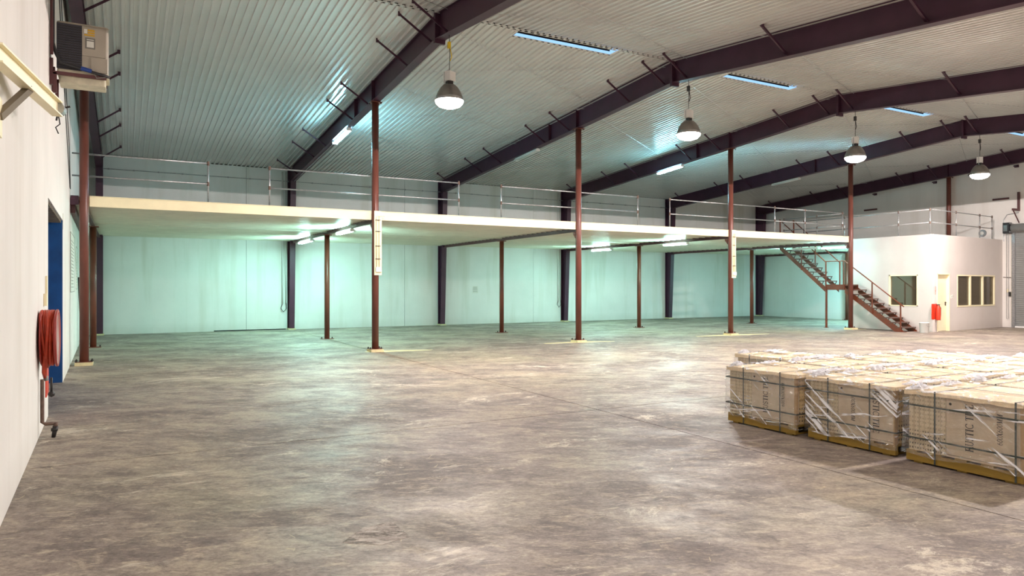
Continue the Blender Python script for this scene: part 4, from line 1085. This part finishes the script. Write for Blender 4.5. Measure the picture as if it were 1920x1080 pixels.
PW, PD, PH = .97, .94, .115          # y width, x depth, pallet height
CT = .655
def disp(p, s, a): 
    n = mn.noise_vector(Vector(p) * s); return Vector(n) * a
def tile_pallet(x, y, seed, flip, label, w=PW, d=PD, detail=True):
    R = random.Random(seed)
    t = thing('tile_pallet', (x, y, 0), label, 'pallet', 'shrink-wrapped tile pallets')
    bx = lambda a, b, c_, d_, e, f: MB().box(x + a, x + b, y + c_, y + d_, e, f)
    # pallet: deck boards, bearers, feet boards
    for k in range(5):
        yy = k * (w - .10) / 4
        bx(0, d, yy, yy + .10, PH - .018, PH).build('deck_board', M['pallet'], t)
    for k in range(3):
        xx = k * (d - .045) / 2
        bx(xx, xx + .045, 0, w, .018, PH - .018).build('bearer', M['pallet'], t)
    for k in range(3):
        yy = .06 + k * (w - .20) / 2
        bx(0.02, d - .02, yy, yy + .08, 0, .018).build('foot_board', M['pallet'], t)
    # cartons: end-on stack and face-on stack
    yn = w - .02; nn = 7; cw = .0475
    y0e = yn - nn * cw
    if flip and False: pass
    for k in range(nn):
        a = y0e + k * cw
        j = R.uniform(-.002, .004)
        bx(.01 + j, d - .01, a + .0018, a + cw - .0018, PH, CT - R.uniform(0, .006)).build('carton', M['print_front'], t)
    nb = 12; bw = (d - .02) / nb
    for k in range(nb):
        a = .01 + k * bw
        o = bx(a + .0015, a + bw - .0015, .02 + R.uniform(0, .004), y0e - .004, PH, CT - R.uniform(0, .005)).build('carton', [M['card']] if k == 0 else [M['print_side']], t)
        if k == 0 and detail:
            xf = x + a + .0015 - .0012; yc_ = y
            m1 = MB()
            zl, zh = PH + .08, CT - .05
            if not flip:
                text_mesh(m1, 'RUSTIC TILE', (xf, y + .385, zl), (0, 0, 1), (0, 1, 0), .066, zh - zl)
                text_mesh(m1, '600X600MM', (xf, y + .155, zl + .10), (0, 0, 1), (0, 1, 0), .044, .26, .15)
            else:
                text_mesh(m1, 'RUSTIC TILE', (xf, y + .235, zh), (0, 0, -1), (0, -1, 0), .066, zh - zl)
                text_mesh(m1, '600X600MM', (xf, y + .47, zh - .07), (0, 0, -1), (0, -1, 0), .044, .26, .15)
            m1.build('lettering', M['ink'], o)
            m1 = MB().box(xf - .0005, xf, y + .024, y + y0e - .012, zl - .062, zl - .059)
            m1.build('printed_line', M['ink'], o)
            m1 = MB().lathe([(0, 0), (.012, 0), (.012, -.0006), (0, -.0006)], (xf, y + y0e - .04, CT - .07), 12, axis='x'); m1.build('printed_dot', M['ink'], o)
    # corner boards
    for (cx, cyy) in ((.0, .0), (d - .05, .0)):
        bx(cx, cx + .05, cyy + .008, cyy + .018, PH, CT).build('corner_board', M['card2'], t)
    # cardboard lid with turned-down lip
    mbx = MB(); n = 16
    P = []
    for i in range(n + 1):
        for j in range(n + 1):
            u_, v_ = i / n, j / n
            zz_ = CT + .012 + .007 * mn.noise(Vector((u_ * 5 + seed, v_ * 5, seed))) 
            P.append((x - .012 + (d + .024) * u_, y - .012 + (w + .024) * v_, zz_))
    mbx.add(P, [(i * (n + 1) + j, (i + 1) * (n + 1) + j, (i + 1) * (n + 1) + j + 1, i * (n + 1) + j + 1) for i in range(n) for j in range(n)])
    lip = .05
    def lipside(pts, nx, ny):
        m_ = len(pts); vs = list(pts) + [(p[0] + nx, p[1] + ny, p[2] - lip * (0.6 + .5 * abs(mn.noise(Vector((p[0] * 4, p[1] * 4, seed)))))) for p in pts]
        mbx.add(vs, [(i, i + 1, m_ + i + 1, m_ + i) for i in range(m_ - 1)])
    lipside([P[j] for j in range(n + 1)], -.004, 0); lipside([P[n * (n + 1) + j] for j in range(n + 1)], .004, 0)
    lipside([P[i * (n + 1)] for i in range(n + 1)], 0, -.004); lipside([P[i * (n + 1) + n] for i in range(n + 1)], 0, .004)
    lid = mbx.build('cardboard_lid', M['cardtop'], t, True)
    # straps
    so = .016
    for fy in ((.26, .74) if flip else (.045, .72) if seed > 8 else (.20, .74)):
        yy = fy * w
        mbx = MB(); tw = .0075
        mbx.box(x - so - .002, x - so, y + yy - tw, y + yy + tw, .02, CT + .022).box(x - so, x + d + so, y + yy - tw, y + yy + tw, CT + .02, CT + .022).box(x + d + so, x + d + so + .002, y + yy - tw, y + yy + tw, .02, CT + .022)
        mbx.build('strap', M['strap'], t)
    mbx = MB(); xx = d * .5; tw = .0075
    mbx.box(x + xx - tw, x + xx + tw, y - so - .002, y - so, .02, CT + .022).box(x + xx - tw, x + xx + tw, y - so, y + w + so, CT + .0225, CT + .0245).box(x + xx - tw, x + xx + tw, y + w + so, y + w + so + .002, .02, CT + .022)
    mbx.build('strap', M['strap'], t)
    for z in (.235, .535):
        z2 = z + R.uniform(-.012, .012); o1 = so + .0025
        mbx = MB()
        for (a, b, c_, d_) in ((-o1 - .002, -o1, -o1, w + o1), (d + o1, d + o1 + .002, -o1, w + o1)):
            mbx.box(x + a, x + b, y + c_, y + d_, z2 - .0075, z2 + .0075)
        mbx.box(x - o1, x + d + o1, y - o1 - .002, y - o1, z2 - .0075, z2 + .0075).box(x - o1, x + d + o1, y + w + o1, y + w + o1 + .002, z2 - .0075, z2 + .0075)
        mbx.build('strap', M['strap'], t)
    # stretch film: perimeter wrap with ragged hem, and a loose sheet over the top
    if detail:
        step = .035; per = []
        o_ = .022
        def edge(a, b):
            L_ = math.dist(a, b); k = max(1, int(L_ / step))
            return [(a[0] + (b[0] - a[0]) * i / k, a[1] + (b[1] - a[1]) * i / k) for i in range(k)]
        cs = [(x - o_, y - o_), (x + d + o_, y - o_), (x + d + o_, y + w + o_), (x - o_, y + w + o_)]
        for i in range(4): per += edge(cs[i], cs[(i + 1) % 4])
        rows = 16; vs = []; n = len(per)
        for r_ in range(rows + 1):
            f = r_ / rows
            for (a, b) in per:
                hem = .085 + .05 * mn.noise(Vector((a * 3, b * 3, seed * 1.7)))
                z = hem + (CT + .01 - hem) * f
                dd = disp((a * 1.0, b * 1.0, z * .7 + seed), 9, .010) + disp((a, b, z + 3), 28, .004)
                cx_, cy_2 = x + d / 2, y + w / 2
                fl_ = .02 * (1 - f) ** 6 if r_ < 4 else 0
                vs.append((a + dd.x + (a - cx_) * fl_, b + dd.y + (b - cy_2) * fl_, z))
        mbx = MB().add(vs, [(r_ * n + i, r_ * n + (i + 1) % n, (r_ + 1) * n + (i + 1) % n, (r_ + 1) * n + i) for r_ in range(rows) for i in range(n)])
        mbx.build('stretch_film', M['film'], t, True)
        n = 30; P = []
        for i in range(n + 1):
            for j in range(n + 1):
                u_, v_ = i / n, j / n
                p = Vector((x - .025 + (d + .05) * u_, y - .025 + (w + .05) * v_, 0))
                e = min(u_, 1 - u_, v_, 1 - v_)
                zz_ = CT + .030 + .014 * abs(mn.noise(Vector((p.x * 9, p.y * 9, seed)))) + .010 * mn.noise(Vector((p.x * 25, p.y * 25, seed)))
                if e < .02: zz_ -= .03
                P.append((p.x, p.y, max(zz_, CT + .004)))
        MB().add(P, [(i * (n + 1) + j, (i + 1) * (n + 1) + j, (i + 1) * (n + 1) + j + 1, i * (n + 1) + j + 1) for i in range(n) for j in range(n)]).build('film_over_top', M['filmtop'], t, True)
        # bunched film rolls along the near right edge and on one corner
        def crumple(p0, p1, wd, ht, nu, nv, ph):
            p0 = Vector(p0); p1 = Vector(p1); dv = (p1 - p0); sd = Vector((-dv.y, dv.x, 0)).normalized(); vs = []
            for i in range(nu + 1):
                for j in range(nv + 1):
                    f, g = i / nu, j / nv
                    env = math.sin(math.pi * min(1, max(0, f))) ** .35 * math.sin(math.pi * g) ** .6
                    q = p0 + dv * f + sd * wd * (g - .5) * (.7 + .6 * mn.noise(Vector((f * 7, ph, 1))))
                    hh = ht * env * (.45 + 1.1 * abs(mn.noise(Vector((f * 13, g * 4, ph))))) + .010 * mn.noise(Vector((f * 40, g * 11, ph)))
                    vs.append((q.x + .012 * mn.noise(Vector((f * 30, g * 9, ph + 4))), q.y + .012 * mn.noise(Vector((f * 28, g * 9, ph + 8))), CT + .022 + hh))
            return MB().add(vs, [(i * (nv + 1) + j, (i + 1) * (nv + 1) + j, (i + 1) * (nv + 1) + j + 1, i * (nv + 1) + j + 1) for i in range(nu) for j in range(nv)])
        crumple((x + .18, y + .035, 0), (x + d, y + .03, 0), .11, .030, 44, 8, seed).build('film_bunch', M['bunch'], t, True)
        crumple((x + .0, y + w - .05, 0), (x + .22, y + w - .06, 0), .12, .050, 14, 8, seed + 3).build('film_bunch', M['bunch'], t, True)
        crumple((x + .5, y + w - .06, 0), (x + .8, y + w - .05, 0), .10, .034, 16, 8, seed + 5).build('film_bunch', M['bunch'], t, True)
    return t

LX = [6.36, 7.42, 8.46, 9.50, 10.54]
rows = {1: 5.16, 2: 4.07, 3: 2.98}
words = {
 (1, 0): 'wrapped tile pallet at the left end of the front row', (1, 1): 'wrapped tile pallet directly behind the leftmost front pallet',
 (1, 2): 'wrapped tile pallet two places behind the leftmost front pallet', (1, 3): 'wrapped tile pallet three places behind the leftmost front pallet',
 (2, 0): 'middle tile pallet of the front row, lettering upside down', (2, 1): 'wrapped tile pallet directly behind the middle front pallet',
 (2, 2): 'wrapped tile pallet two places behind the middle front pallet', (2, 3): 'wrapped tile pallet three places behind the middle front pallet',
 (2, 4): 'wrapped tile pallet farthest right at the picture edge, at the back', (3, 0): 'nearest and largest tile pallet, cut by the right picture edge',
 (3, 1): 'wrapped tile pallet directly behind the nearest largest pallet', (3, 2): 'wrapped tile pallet two places behind the nearest largest pallet',
}
protos = {}
first = tile_pallet(LX[0], rows[1], 1.3, False, words[(1, 0)])
second = tile_pallet(LX[0] + .05, rows[2], 4.1, True, words[(2, 0)])
third = tile_pallet(LX[0] + .03, rows[3], 8.7, False, words[(3, 0)])
k = 0
for (r_, c_), lab in words.items():
    if c_ == 0: continue
    src = (second, first, third)[k % 3]; k += 1
    o = copy_tree(src); o.location = (LX[c_] + .01 * ((k * 7) % 3), rows[r_] + .01 * ((k * 5) % 3 - 1), 0)
    o['label'] = lab
lone = copy_tree(first); lone.location = (7.62, 6.22, 0); lone['label'] = 'wrapped tile pallet standing apart beyond the left end, with bare floor around it'
